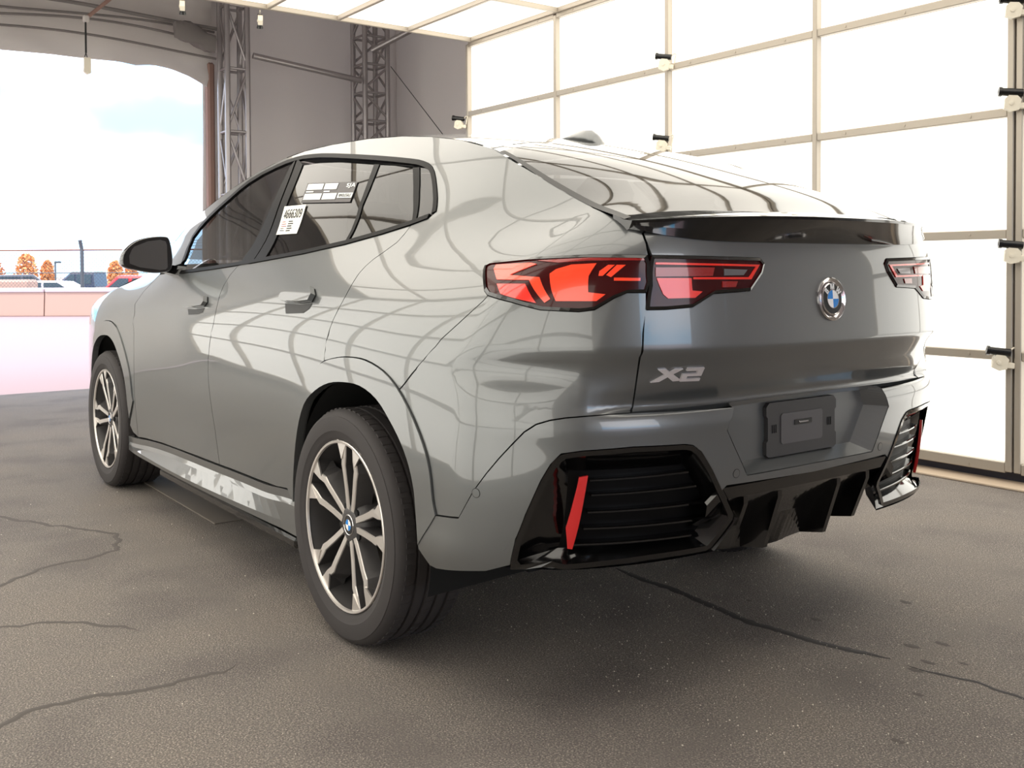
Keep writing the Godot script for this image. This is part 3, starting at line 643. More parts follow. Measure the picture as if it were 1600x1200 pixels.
func make_materials() -> void:
	var m := mat("paint", Color(0.425, 0.434, 0.435), 0.34, 0.6)
	m.clearcoat_enabled = true
	m.clearcoat = 1.0
	m.clearcoat_roughness = 0.02
	m = mat("gloss_black", Color(0.035, 0.033, 0.035), 0.12)
	m.clearcoat_enabled = true
	m.clearcoat = 0.6
	m.clearcoat_roughness = 0.03
	m = mat("trim_black", Color(0.05, 0.048, 0.05), 0.4)
	m.metallic_specular = 0.22
	mat("satin_black", Color(0.07, 0.068, 0.07), 0.5)
	mat("shell_black", Color(0.03, 0.03, 0.032), 0.9)
	mat("grey_plastic", Color(0.30, 0.29, 0.30), 0.45)
	mat("bracket_plastic", Color(0.20, 0.195, 0.20), 0.5)
	mat("chrome", Color(0.86, 0.85, 0.85), 0.12, 1.0)
	mat("badge_metal", Color(0.88, 0.86, 0.87), 0.35, 0.5)
	mat("machined", Color(0.88, 0.86, 0.84), 0.36, 0.85)
	mat("rim_dark", Color(0.27, 0.262, 0.262), 0.42, 0.3)
	mat("brake", Color(0.42, 0.40, 0.38), 0.4, 0.9)
	m = mat("rubber", Color(0.19, 0.175, 0.175), 0.75)
	m = mat("glass_dark", Color(0.02, 0.022, 0.024, 0.72), 0.02)
	m.transparency = BaseMaterial3D.TRANSPARENCY_ALPHA
	m = mat("glass_rear", Color(0.02, 0.022, 0.024, 0.9), 0.03)
	m.transparency = BaseMaterial3D.TRANSPARENCY_ALPHA
	mat("mirror_glass", Color(0.55, 0.56, 0.56), 0.05, 1.0)
	m = mat("lamp_housing", Color(0.22, 0.035, 0.04), 0.15)
	m.metallic_specular = 0.3
	m.clearcoat_enabled = true
	m.clearcoat = 0.35
	m.clearcoat_roughness = 0.02
	m = mat("lamp_red", Color(0.93, 0.16, 0.10), 0.2)
	m.clearcoat_enabled = true
	m.clearcoat_roughness = 0.03
	m = mat("lamp_orange", Color(1.0, 0.27, 0.14), 0.2)
	m.clearcoat_enabled = true
	m.clearcoat_roughness = 0.03
	m = mat("lamp_deep", Color(0.55, 0.07, 0.06), 0.2)
	m.clearcoat_enabled = true
	m.clearcoat_roughness = 0.03
	m = mat("reflector_red", Color(0.80, 0.09, 0.09), 0.15)
	m.clearcoat_enabled = true
	mat("lamp_clear", Color(0.55, 0.54, 0.55), 0.12, 0.7)
	mat("blue", Color(0.12, 0.50, 0.82), 0.25)
	mat("white", Color(0.92, 0.92, 0.92), 0.35)
	mat("ink", Color(0.06, 0.06, 0.07), 0.6)
	mat("paper", Color(0.93, 0.92, 0.88), 0.7)
	mat("paper_box", Color(0.90, 0.91, 0.90), 0.6)
	mat("sheet_dark", Color(0.16, 0.14, 0.15), 0.35)
	mat("print_red", Color(0.55, 0.22, 0.2), 0.6)
	mat("upholstery", Color(0.075, 0.07, 0.07), 0.8)
	# booth
	mat("frame", Color(0.66, 0.625, 0.575), 0.4, 0.25)
	mat("frame_dark", Color(0.20, 0.19, 0.23), 0.6)
	m = mat("panel_light", Color(0.86, 0.86, 0.84), 0.6)
	m.emission_enabled = true
	m.emission = Color(1.0, 0.988, 0.955)
	m.emission_energy_multiplier = 1.12
	m = mat("panel_ceiling", Color(0.86, 0.85, 0.82), 0.6)
	m.emission_enabled = true
	m.emission = Color(1.0, 0.975, 0.93)
	m.emission_energy_multiplier = 0.93
	mat("camera_shell", Color(0.86, 0.83, 0.76), 0.5)
	mat("camera_lens", Color(0.05, 0.05, 0.055), 0.25)
	# tent
	m = mat("fabric", Color(0.755, 0.735, 0.72), 0.9)
	m.backlight_enabled = true
	m.backlight = Color(0.62, 0.605, 0.59)
	m.normal_enabled = true
	m.normal_texture = noise_tex(0.01, 5, [], 256, true, 3.0)
	m.normal_scale = 0.35
	m.uv1_triplanar = true
	m.uv1_world_triplanar = true
	m.uv1_scale = Vector3.ONE * 0.35
	mat("fabric_dark", Color(0.42, 0.40, 0.39), 0.9)
	mat("fabric_brown", Color(0.55, 0.44, 0.40), 0.9)
	mat("truss", Color(0.62, 0.60, 0.60), 0.38, 0.75)
	mat("wire", Color(0.10, 0.10, 0.10), 0.6)
	# ground
	m = mat("asphalt", Color(1, 1, 1), 0.88)
	m.albedo_texture = noise_tex(0.42, 11, [[0.0, Color(0.24, 0.225, 0.215)], [0.40, Color(0.375, 0.353, 0.338)], [0.58, Color(0.445, 0.42, 0.40)], [0.72, Color(0.535, 0.505, 0.475)], [0.85, Color(0.70, 0.66, 0.62)]], 1024, false, 0.0, 2)
	m.uv1_triplanar = true
	m.uv1_world_triplanar = true
	m.uv1_scale = Vector3.ONE * 0.42
	m.normal_enabled = true
	m.normal_texture = noise_tex(0.40, 12, [], 1024, true, 3.0, 2)
	m.normal_scale = 0.45
	m.detail_enabled = true
	m.detail_blend_mode = BaseMaterial3D.BLEND_MODE_MUL
	m.detail_uv_layer = BaseMaterial3D.DETAIL_UV_2
	m.detail_albedo = noise_tex(0.012, 13, [[0.2, Color(0.88, 0.87, 0.87)], [0.5, Color(0.97, 0.965, 0.955)], [0.8, Color(1.0, 0.99, 0.97)]], 512)
	m.uv2_triplanar = true
	m.uv2_world_triplanar = true
	m.uv2_scale = Vector3.ONE * 0.23
	mat("sealant", Color(0.19, 0.175, 0.175), 0.8)
	mat("crack_dust", Color(0.315, 0.295, 0.278), 0.95)
	mat("concrete_tan", Color(0.70, 0.63, 0.55), 0.85)
	mat("grit", Color(0.80, 0.77, 0.71), 0.8)
	mat("slab", Color(0.43, 0.40, 0.37), 0.8)
	mat("pavement", Color(0.53, 0.46, 0.475), 0.9)
	mat("barrier", Color(0.66, 0.55, 0.50), 0.9)
	mat("barrier_cap", Color(0.70, 0.66, 0.67), 0.9)
	mat("field", Color(0.52, 0.49, 0.47), 0.95)
	mat("fence", Color(0.34, 0.36, 0.38), 0.5, 0.5)
	mat("fence_rust", Color(0.50, 0.28, 0.20), 0.6, 0.3)
	mat("far_navy", Color(0.16, 0.20, 0.29), 0.3)
	mat("far_grey", Color(0.30, 0.31, 0.34), 0.3)
	mat("far_white", Color(0.75, 0.74, 0.78), 0.3)
	mat("far_red", Color(0.80, 0.08, 0.12), 0.3)
	mat("far_glass", Color(0.20, 0.25, 0.28), 0.1)
	m = mat("leaf_orange", Color(0.86, 0.64, 0.42), 0.9)
	m.backlight_enabled = true
	m.backlight = Color(0.5, 0.28, 0.1)
	mat("bark", Color(0.3, 0.24, 0.2), 0.9)
# ---------------------------------------------------------------- the car
func poly(key: String) -> PackedVector2Array:
	return pts(P[key])

func top_panel(xa: Callable, xb: Callable, nx: int, nz: int, off: float, t0 := -1.0, t1 := 1.0) -> MB:
	var mb := MB.new()
	var rings := []
	for i in nx + 1:
		var ring := []
		for j in nz + 1:
			var t := t0 + (t1 - t0) * j / nz
			var x: float = lerpf(xa.call(t), xb.call(t), float(i) / nx)
			var p := top(x, t)
			var e := 0.004
			var tc := clampf(t, -0.995, 0.995)
			var n := (top(x, tc + 0.004) - top(x, tc - 0.004)).cross(top(x + e, tc) - top(x - e, tc)).normalized()
			ring.append(p + n * off)
		rings.append(ring)
	mb.loft(rings, false, false, 0)
	# loft guesses the outside from the middle; make sure that it is up
	if mb.n.size() > 0 and mb.n[mb.n.size() / 2].y < 0.0:
		mb = MB.new()
		mb.loft(rings, false, false, -1)
		if mb.n[mb.n.size() / 2].y < 0.0:
			mb = MB.new()
			mb.loft(rings, false, false, 1)
	return mb

# strip of the body skin as a bar: from (u, y) a to b, wid high, standing between two depths
func skin_bar(us: Array, ys: Array, wid: float, d0: float, d1: float) -> MB:
	var mb := MB.new()
	var rings := []
	for i in us.size():
		var u: float = us[i]
		var y: float = ys[i]
		var n := body_normal(u, y)
		var b := body(u, y)
		var up := Vector3.UP
		var c := wid * 0.22
		rings.append([b + n * d0 - up * wid / 2, b + n * (d1 - 0.003) - up * wid / 2, b + n * d1 - up * (wid / 2 - c), b + n * d1 + up * (wid / 2 - c), b + n * (d1 - 0.003) + up * wid / 2, b + n * d0 + up * wid / 2])
	mb.facets(rings)
	return mb

func ray_poly(poly_: PackedVector2Array, c: Vector2, a: float) -> Vector2:
	var d := Vector2(cos(a), sin(a))
	var best := 1e9
	for i in poly_.size():
		var p := poly_[i]
		var q := poly_[(i + 1) % poly_.size()]
		var hit = Geometry2D.segment_intersects_segment(c, c + d * 3.0, p, q)
		if hit != null:
			best = minf(best, c.distance_to(hit))
	return c + d * best

func make_wheel(car: Node3D, at: Vector3, side: float, turn: float) -> void:
	# side -1: left, outer face towards -z
	var w := Node3D.new()
	w.name = "wheel"
	car.add_child(w, true)
	w.position = at
	var ax := Vector3(0, 0, side)
	var R := 0.348
	var mb := MB.new()
	# profile (radius, along the axis outwards), from inner bead over the tread to the outer bead
	var prof := [Vector2(0.255, -0.105), Vector2(0.285, -0.118), Vector2(0.318, -0.119), Vector2(0.336, -0.112), Vector2(0.345, -0.098), Vector2(R, -0.085)]
	for g in [-0.058, -0.02, 0.02, 0.058]:
		prof += [Vector2(R, g - 0.0055), Vector2(R - 0.007, g - 0.004), Vector2(R - 0.007, g + 0.004), Vector2(R, g + 0.0055)]
	prof += [Vector2(R, 0.085), Vector2(0.345, 0.098), Vector2(0.336, 0.112), Vector2(0.327, 0.1165), Vector2(0.3265, 0.1185), Vector2(0.318, 0.1195), Vector2(0.3, 0.1205), Vector2(0.283, 0.119), Vector2(0.2815, 0.1175), Vector2(0.268, 0.114), Vector2(0.258, 0.108), Vector2(0.252, 0.1)]
	mb.lathe(prof, Vector3.ZERO, ax, 72)
	var tyre := part(w, "tyre", mb, M.rubber)
	# tread blocks: short cross grooves seen as raised ribs
	mb = MB.new()
	for k in 72:
		var a := TAU * k / 72.0
		for g in [[-0.078, 0.03], [0.0, 0.028], [0.078, 0.03]]:
			var d := Vector3(cos(a + g[0] * 0.6), sin(a + g[0] * 0.6), 0)
			var tan_ := Vector3(-d.y, d.x, 0)
			mb.box(d * (R - 0.0004) + ax * g[0], Vector3(g[1], 0.0155, 0.0032), Basis(ax, tan_, d), 0.0)
	part(tyre, "tread_blocks", mb, M.rubber).set_meta("kind", "stuff")
	# rim barrel and lip
	var mb2 := MB.new()
	mb2.lathe([Vector2(0.226, 0.1), Vector2(0.226, 0.03), Vector2(0.236, -0.045), Vector2(0.243, -0.08), Vector2(0.2475, -0.1)], Vector3.ZERO, -ax, 72)
	part(w, "rim_barrel", mb2, M.rim_dark)
	mb = MB.new()
	mb.lathe([Vector2(0.2545, 0.098), Vector2(0.2545, 0.109), Vector2(0.2525, 0.1115), Vector2(0.2465, 0.1105), Vector2(0.2445, 0.104)], Vector3.ZERO, ax, 72)
	part(w, "rim_lip", mb, M.machined, "bright machined rim edge")
	# brake disc
	mb = MB.new()
	mb.lathe([Vector2(0.165, -0.012), Vector2(0.165, 0.012), Vector2(0.075, 0.0125), Vector2(0.07, 0.03), Vector2(0.0, 0.03)], ax * -0.005, ax, 48)
	part(w, "brake_disc", mb, M.brake)
	# spokes: five pairs; the bright faces stand on dark bodies
	for k in 5:
		var sp := Node3D.new()
		sp.name = "spoke"
		w.add_child(sp, true)
		var a0 := turn + TAU * k / 5.0
		var e1 := Vector3(cos(a0), sin(a0), 0)
		var e2 := Vector3(-sin(a0), cos(a0), 0)
		var dark := MB.new()
		var face := MB.new()
		for s in [-1.0, 1.0]:
			# centre line (radius, across) and half width, height of the face along the axis
			var line := [[0.045, 0.014, 0.0095, 0.088], [0.10, 0.0235, 0.0100, 0.092], [0.15, 0.0335, 0.0105, 0.097], [0.175, 0.040, 0.0120, 0.099], [0.205, 0.034, 0.0115, 0.102], [0.246, 0.036, 0.015, 0.105]]
			var rd := []
			var rf := []
			for q in line:
				var c: Vector3 = e1 * q[0] + e2 * (s * q[1])
				var h: float = q[2]
				rd.append([c - e2 * (h * (1.2 if s > 0.0 else 2.6)) + ax * (q[3] - 0.05), c - e2 * (h * 1.12) + ax * (q[3] - 0.003), c + e2 * (h * 1.12) + ax * (q[3] - 0.003), c + e2 * (h * (2.6 if s > 0.0 else 1.2)) + ax * (q[3] - 0.05)])
				rf.append([c - e2 * h + ax * (q[3] - 0.004), c - e2 * (h * 0.86) + ax * q[3], c + e2 * (h * 0.86) + ax * q[3], c + e2 * h + ax * (q[3] - 0.004)])
			dark.facets(rd)
			face.facets(rf)
			# the outer fork: a bright wedge that runs along the rim
			var wd := [Vector2(0.193, 0.043), Vector2(0.2475, 0.020), Vector2(0.2455, 0.080), Vector2(0.218, 0.060)]
			var wp := []
			for p in wd:
				wp.append(Vector2(p.x, p.y * s))
			face.prism(wp, ax * 0.1005, Basis(e1, e2, ax), 0.0045)
			dark.prism(wp, ax * 0.06, Basis(e1, e2, ax), 0.0405)
		part(sp, "spoke_body", dark, M.rim_dark)
		part(sp, "spoke_face", face, M.machined)
	# hub with five bolts and the cap
	mb = MB.new()
	mb.lathe([Vector2(0.085, 0.0), Vector2(0.082, 0.055), Vector2(0.07, 0.078), Vector2(0.055, 0.086), Vector2(0.035, 0.089), Vector2(0.0, 0.089)], Vector3.ZERO, ax, 40)
	part(w, "hub", mb, M.rim_dark)
	mb = MB.new()
	for k in 5:
		var a := turn + TAU * (k + 0.5) / 5.0
		mb.lathe([Vector2(0.0145, 0.06), Vector2(0.0145, 0.0865), Vector2(0.0, 0.0867)], Vector3(cos(a), sin(a), 0) * 0.053, ax, 16)
	part(w, "bolt_wells", mb, M.shell_black)
	roundel(w, ax * 0.0885, Basis(Vector3(side, 0, 0), Vector3.UP, ax), 0.031, "hub_cap", false)

# the maker's round badge: ring, letters and four blue and white quarters; basis.z points outwards
func roundel(parent: Node, at: Vector3, b: Basis, r: float, called: String, letters := true) -> void:
	var root := Node3D.new()
	root.name = called
	parent.add_child(root, true)
	var mb := MB.new()
	mb.lathe([Vector2(r, 0.0), Vector2(r, r * 0.06), Vector2(r * 0.95, r * 0.1), Vector2(r * 0.9, r * 0.07)], at, b.z, 40)
	part(root, "badge_rim", mb, M.chrome)
	mb = MB.new()
	mb.lathe([Vector2(r * 0.93, 0.0), Vector2(r * 0.93, r * 0.07), Vector2(r * 0.55, r * 0.09)], at, b.z, 40)
	part(root, "badge_field", mb, M.ink)
	mb = MB.new()
	mb.lathe([Vector2(r * 0.58, 0.0), Vector2(r * 0.58, r * 0.11), Vector2(r * 0.54, r * 0.11)], at, b.z, 40)
	part(root, "badge_ring", mb, M.chrome)
	for q in 4:
		mb = MB.new()
		var pl := [Vector2.ZERO]
		for k in 9:
			var a := PI / 2.0 * (q + k / 8.0)
			pl.append(Vector2(cos(a), sin(a)) * r * 0.55)
		mb.prism(pl, at, b, r * 0.1)
		part(root, "badge_quarter", mb, M.blue if q % 2 == 1 else M.white)
	if not letters:
		return
	for l in [["B", 2.45], ["M", PI / 2.0], ["W", 0.69]]:
		var tm := TextMesh.new()
		var f := SystemFont.new()
		f.font_names = PackedStringArray(["Droid Sans"])
		f.font_weight = 700
		tm.font = f
		tm.text = l[0]
		tm.font_size = 64
		tm.pixel_size = r * 0.36 / 48.0
		tm.depth = r * 0.03
		var o := part(root, "badge_letter", tm, M.white)
		var a: float = l[1]
		var out := b.x * cos(a) + b.y * sin(a)
		var side := b.x * sin(a) - b.y * cos(a)
		o.transform = Transform3D(Basis(side, out, b.z), at + out * r * 0.745 + b.z * r * 0.095)

func tail_lamp(car: Node3D, right: bool) -> void:
	var flip := func(mb: MB) -> MB: return mb.mirrored() if right else mb
	for spec in [["quarter_lamp", "lampq", [["tail_hook", "lamp_orange"], ["tail_block", "lamp_red"], ["tail_middle", "lamp_orange"], ["tail_strip1", "lamp_orange"], ["tail_strip2", "lamp_orange"], ["tail_bar", "lamp_orange"], ["tail_top", "lamp_deep"]]], ["gate_lamp", "lampg", [["gate_block", "lamp_red"], ["gate_line", "lamp_red"], ["gate_upper", "lamp_deep"], ["reverse_lens", "lamp_clear"], ["reverse_low", "lamp_deep"]]]]:
		var root := Node3D.new()
		root.name = spec[0]
		car.add_child(root, true)
		root.set_meta("label", "dark red tail lamp glass")
		part(root, "lamp_housing", flip.call(panel(poly(spec[1]), 0.02, 0.015, 0.002, 0.02, 0.001)), M.lamp_housing)
		# the black rim of the glass, a little proud
		var o := poly(spec[1])
		var inn: Array = Geometry2D.offset_polygon(o, -0.007)
		if inn.size() == 1:
			var mb := MB.new()
			var i_: PackedVector2Array = inn[0]
			var c := Vector2.ZERO
			for p in i_:
				c += p
			c /= float(i_.size())
			for k in o.size():
				var p := o[k]
				var q := o[(k + 1) % o.size()]
				var steps := int(p.distance_to(q) / 0.02) + 1
				for s in steps:
					var a := p.lerp(q, float(s) / steps)
					var b := p.lerp(q, float(s + 1) / steps)
					var near := func(x: Vector2) -> Vector2:
						var best := x
						var bd := 1e9
						for z in i_.size():
							var h := Geometry2D.get_closest_point_to_segment(x, i_[z], i_[(z + 1) % i_.size()])
							if h.distance_to(x) < bd:
								bd = h.distance_to(x)
								best = h
						return best
					var a2: Vector2 = near.call(a)
					var b2: Vector2 = near.call(b)
					var n := body_normal(a.x, a.y)
					mb.quad(on_body(a.x, a.y, 0.003), on_body(b.x, b.y, 0.003), on_body(b2.x, b2.y, 0.0055), on_body(a2.x, a2.y, 0.0055), n)
			part(root, "lamp_rim", flip.call(mb), M.gloss_black)
		for g in spec[2]:
			part(root, "lamp_element", flip.call(panel(poly(g[0]), 0.02, 0.015, 0.0045, 0.003, 0.0)), M[g[1]])

func mirror_arm(car: Node3D, right: bool) -> void:
	var root := Node3D.new()
	root.name = "door_mirror"
	car.add_child(root, true)
	var flip := func(mb: MB) -> MB: return mb.mirrored() if right else mb
	var rim := [[1.151, -1.058], [1.194, -1.046], [1.234, -1.005], [1.253, -0.951], [1.258, -0.887], [1.243, -0.868], [1.187, -0.858], [1.139, -0.857], [1.106, -0.872], [1.099, -0.931], [1.111, -0.999], [1.125, -1.047]]
	# smooth outline
	var out := []
	var K := rim.size()
	for i in K:
		for s in 4:
			var t := s / 4.0
			var p := []
			for c in 2:
				p.append(0.5 * (2.0 * rim[i][c] + (rim[(i + 1) % K][c] - rim[i - 1][c]) * t + (2.0 * rim[i - 1][c] - 5.0 * rim[i][c] + 4.0 * rim[(i + 1) % K][c] - rim[(i + 2) % K][c]) * t * t + (3.0 * rim[i][c] - rim[i - 1][c] - 3.0 * rim[(i + 1) % K][c] + rim[(i + 2) % K][c]) * t * t * t))
			out.append(Vector2(p[0], p[1]))
	var cen := Vector2(1.178, -0.955)
	var rings := []
	for s in [[1.752, 0.965, 1.0], [1.757, 1.0, 1.0], [1.775, 1.02, 0.9], [1.80, 1.015, 0.7], [1.84, 0.96, 0.4], [1.875, 0.82, 0.2], [1.898, 0.55, 0.0], [1.905, 0.2, 0.0]]:
		var ring := []
		for p in out:
			var q: Vector2 = cen + (p - cen) * s[1]
			ring.append(Vector3(s[0] - (q.y + 0.955) * 0.23 * s[2], q.x, q.y))
		rings.append(ring)
	var mb := MB.new()
	mb.loft(rings.slice(2), true, true)
	part(root, "mirror_cap", flip.call(mb), M.paint)
	mb = MB.new()
	mb.loft(rings.slice(0, 3), true, true)
	part(root, "mirror_housing", flip.call(mb), M.gloss_black)
	mb = MB.new()
	var gl := []
	for p in [[1.172, -1.031], [1.2, -1.02], [1.213, -1.01], [1.236, -0.955], [1.243, -0.906], [1.236, -0.884], [1.221, -0.879], [1.123, -0.877], [1.113, -0.885], [1.111, -0.908], [1.123, -0.989], [1.139, -1.029]]:
		gl.append(Vector2(p[1], p[0]))
	mb.prism(gl.map(func(p): return Vector2((p.x + 0.955) * 1.02, p.y)), Vector3(1.7525, 0, -0.955), Basis(Vector3(-0.224, 0, 0.9746), Vector3(0, 1, 0), Vector3(-0.9746, 0, -0.224)), 0.003)
	part(root, "mirror_glass", flip.call(mb), M.mirror_glass)
	mb = MB.new()
	mb.facets([[Vector3(1.78, 1.135, -0.868), Vector3(1.85, 1.135, -0.868), Vector3(1.85, 1.10, -0.868), Vector3(1.78, 1.10, -0.868)], [Vector3(1.72, 1.125, -0.80), Vector3(1.86, 1.125, -0.79), Vector3(1.86, 1.075, -0.80), Vector3(1.72, 1.08, -0.81)]])
	part(root, "mirror_foot", flip.call(mb), M.gloss_black)

func seat(car: Node3D, at: Vector3) -> void:
	var root := Node3D.new()
	root.name = "seat"
	car.add_child(root, true)
	var mb := MB.new()
	mb.box(at + Vector3(0.05, 0.0, 0), Vector3(0.5, 0.16, 0.48), Basis(), 0.05)
	part(root, "cushion", mb, M.upholstery)
	mb = MB.new()
	mb.box(at + Vector3(-0.26, 0.33, 0), Vector3(0.14, 0.62, 0.46), Basis(Vector3(0, 0, 1), 0.32), 0.05)
	part(root, "backrest", mb, M.upholstery)
	mb = MB.new()
	mb.box(at + Vector3(-0.40, 0.72, 0), Vector3(0.09, 0.18, 0.25), Basis(Vector3(0, 0, 1), 0.2), 0.04)
	part(root, "headrest", mb, M.upholstery)

func make_car() -> Node3D:
	var car := thing("car", "grey coupe SUV with red tail lamps and black spoiler, parked in the light booth", "car")
	for k in [["front_fender", 0.03], ["front_door", 0.03], ["rear_door", 0.03], ["side_frame", 0.03], ["bumper_corner", 0.02]]:
		var mb := panel(poly(k[0]), k[1], k[1])
		if k[0] == "front_door" or k[0] == "rear_door":
			for right in [false, true]:
				var d := part(car, k[0], mb.mirrored() if right else mb, M.paint)
				var s: String = "front" if k[0] == "front_door" else "rear"
				var hm := panel(poly("handle_" + s), 0.01, 0.01, 0.021, 0.017, 0.0)
				part(d, "door_handle", hm.mirrored() if right else hm, M.paint)
				hm = panel(poly("handle_" + s), 0.01, 0.01, 0.0008, 0.0, -0.004)
				part(d, "handle_gap", hm.mirrored() if right else hm, M.shell_black)
				hm = panel(poly("pocket_" + s), 0.01, 0.01, 0.0012, 0.0, 0.0)
				part(d, "handle_recess", hm.mirrored() if right else hm, M.satin_black)
		else:
			both(car, k[0], mb, M.paint)
	both(car, "rear_arch_moulding", panel(poly("arch_rear"), 0.02, 0.02, 0.006, 0.03, 0.0015), M.paint)
	both(car, "front_arch_moulding", panel(poly("arch_front"), 0.02, 0.02, 0.006, 0.03, 0.0015), M.paint)
	part(car, "tailgate", panel(poly("tailgate"), 0.02, 0.007), M.paint)
	part(car, "rear_bumper", panel(poly("bumper_lower"), 0.02, 0.014, 0.003, 0.02), M.paint)
	# inner shell behind the gaps
	both(car, "body_shell", panel(poly("shell"), 0.06, 0.05, -0.02, 0.0, 0.0), M.shell_black)
	# windows
	for g in [["front_window", "g_front", "glass_dark"], ["rear_window", "g_rear", "glass_dark"], ["fixed_window", "g_fix", "glass_dark"], ["quarter_window", "g_quart", "glass_dark"]]:
		both(car, g[0], panel(poly(g[1]), 0.06, 0.05, -0.001, 0.0, -0.002), M[g[2]])
	both(car, "belt_trim", panel(poly("trim_belt"), 0.03, 0.02, 0.004, 0.012, 0.0), M.trim_black)
	both(car, "window_trim", panel(poly("trim_top"), 0.03, 0.02, 0.003, 0.012, 0.0), M.trim_black)
	both(car, "pillar_cover", panel(poly("bpillar_a"), 0.03, 0.04, 0.002, 0.01, 0.0), M.trim_black)
	both(car, "pillar_cover", panel(poly("bpillar_b"), 0.03, 0.04, 0.002, 0.01, 0.0), M.trim_black)
	both(car, "window_divider", panel(poly("div"), 0.03, 0.04, 0.002, 0.01, 0.0), M.trim_black)
	both(car, "rear_post", panel(poly("rpost"), 0.03, 0.04, 0.002, 0.01, 0.0), M.trim_black)
	# roof, glass and bonnet
	var gap_x := func(t: float) -> float: return -0.185 - 0.115 * t * t
	part(car, "roof", top_panel(func(t): return 1.42 - 0.16 * t * t, func(t): return gap_x.call(t) + 0.004, 30, 28, 0.0), M.paint)
	part(car, "hatch_top_edge", top_panel(func(t): return gap_x.call(t) - 0.004, func(t): return gap_x.call(t) - 0.04, 2, 28, 0.0), M.paint)
	part(car, "rear_glass", top_panel(func(t): return gap_x.call(t) - 0.042, func(t): return -1.035 + 0.13 * t * t, 24, 28, 0.001, -0.965, 0.965), M.glass_rear)
	for s in [-1.0, 1.0]:
		part(car, "glass_seal", top_panel(func(t): return gap_x.call(t) - 0.042, func(_t): return -0.93, 24, 3, 0.0015, minf(s * 0.965, s), maxf(s * 0.965, s)), M.satin_black)
	part(car, "windshield", top_panel(func(t): return 2.2 - 0.05 * t * t, func(t): return 1.43 - 0.16 * t * t, 14, 20, -0.002), M.glass_dark)
	part(car, "bonnet", top_panel(func(_t): return 3.55, func(t): return 2.22 - 0.03 * t * t, 20, 20, 0.0), M.paint)
	# nose
	var mb := MB.new()
	var rings := []
	for k in 12:
		var y := 0.25 + 0.55 * k / 11.0
		var w := half_width(3.55, y)
		var ring := []
		for j in 13:
			var t := -1.0 + j / 6.0
			ring.append(Vector3(3.55 + 0.08 * (1.0 - t * t), y, t * w))
		rings.append(ring)
	mb.loft(rings, false, false, 0)
	part(car, "front_bumper", mb, M.paint)
	# spoiler
	mb = MB.new()
	rings = []
	for j in 61:
		var f := -1.0 + j / 30.0
		var z := f * 0.612
		var te := -1.108 + 0.172 * pow(absf(f), 2.6)
		var yt := 1.236 - 0.014 * pow(absf(f), 3.0)
		var k := absf(f)
		var low_y := 1.172 + 0.03 * pow(k, 6.0)
		var xl := plan(z, low_y) - 0.004 if k < 0.985 else te + 0.01
		var xf := -1.0 + 0.13 * k * k
		var ft := top(xf, clampf(z / half_width(xf, edge_y(xf)), -1.0, 1.0))
		var fy := minf(ft.y, yt + 0.02)
		rings.append([Vector3(xf, fy + 0.002, z), Vector3(te + 0.03, yt + 0.004, z), Vector3(te, yt, z), Vector3(te + 0.002, yt - 0.007, z), Vector3(lerpf(te, xl, 0.5), lerpf(yt, low_y, 0.54), z), Vector3(xl, low_y, z), Vector3(xl + 0.03, low_y - 0.01, z), Vector3(xf, minf(fy - 0.03, 1.19), z)])
	for k in 8:
		var A: Array = rings[30]
		var cen := Vector3.ZERO
		for q in A:
			cen += q / 8.0
		var g: Vector3 = (rings[31][k] - rings[29][k]).cross(A[(k + 1) % 8] - A[k])
		mb.loft(rings.map(func(q): return [q[k], q[(k + 1) % 8]]), false, false, 1 if g.dot((A[k] + A[(k + 1) % 8]) / 2.0 - cen) > 0.0 else -1)
	for e in [0, 60]:
		for k in range(1, 7):
			mb.tri(rings[e][0], rings[e][k], rings[e][k + 1], Vector3(0, 0, -1 if e == 0 else 1))
	part(car, "spoiler", mb, M.gloss_black, "gloss black roof spoiler")
	# aerial fin
	mb = MB.new()
	rings = []
	for s in [[0.11, 0.002, 0.004], [0.07, 0.014, 0.016], [0.02, 0.03, 0.026], [-0.03, 0.043, 0.029], [-0.07, 0.045, 0.027], [-0.10, 0.030, 0.024], [-0.125, 0.003, 0.012]]:
		var x: float = -0.02 + s[0]
		var b := top(x, 0.0).y - 0.004
		rings.append([Vector3(x, b, -s[2] * 1.35), Vector3(x, b + s[1] * 0.55, -s[2]), Vector3(x, b + s[1] * 0.95, -s[2] * 0.3), Vector3(x, b + s[1], 0), Vector3(x, b + s[1] * 0.95, s[2] * 0.3), Vector3(x, b + s[1] * 0.55, s[2]), Vector3(x, b, s[2] * 1.35)])
	mb.loft(rings, true, true)
	part(car, "roof_fin", mb, M.paint)
	# sills
	var SILL_X := [0.36, 0.47, 0.58, 0.76, 1.13, 1.39, 1.85, 2.08, 2.19, 2.35]
	var SILL_Y := [0.386, 0.3806, 0.370, 0.364, 0.356, 0.351, 0.339, 0.3254, 0.3165, 0.31]
	var SILL_M := nat2(SILL_X, SILL_Y)
	mb = MB.new()
	rings = []
	for i in 31:
		var f := i / 30.0
		var x := lerpf(2.33, 0.36, f)
		var top_y := spl(SILL_X, SILL_Y, SILL_M, x) - 0.002
		var w0 := half_width(x, top_y)
		var blade := sin(PI * clampf((f - 0.02) / 0.9, 0.0, 1.0))
		blade = sqrt(maxf(blade, 0.0)) * (1.0 - 0.5 * f * f)
		rings.append([Vector3(x, top_y - 0.004, -w0 + 0.02), Vector3(x, top_y - 0.006, -w0), Vector3(x, top_y - 0.035, -w0 + 0.004), Vector3(x, top_y - 0.052, -w0 - 0.004 * blade), Vector3(x, 0.262 - 0.012 * blade, -w0 - 0.034 * blade), Vector3(x, 0.235, -w0 - 0.030 * blade), Vector3(x, 0.205, -0.84), Vector3(x, 0.20, -0.72)])
	mb.facets(rings, false, false)
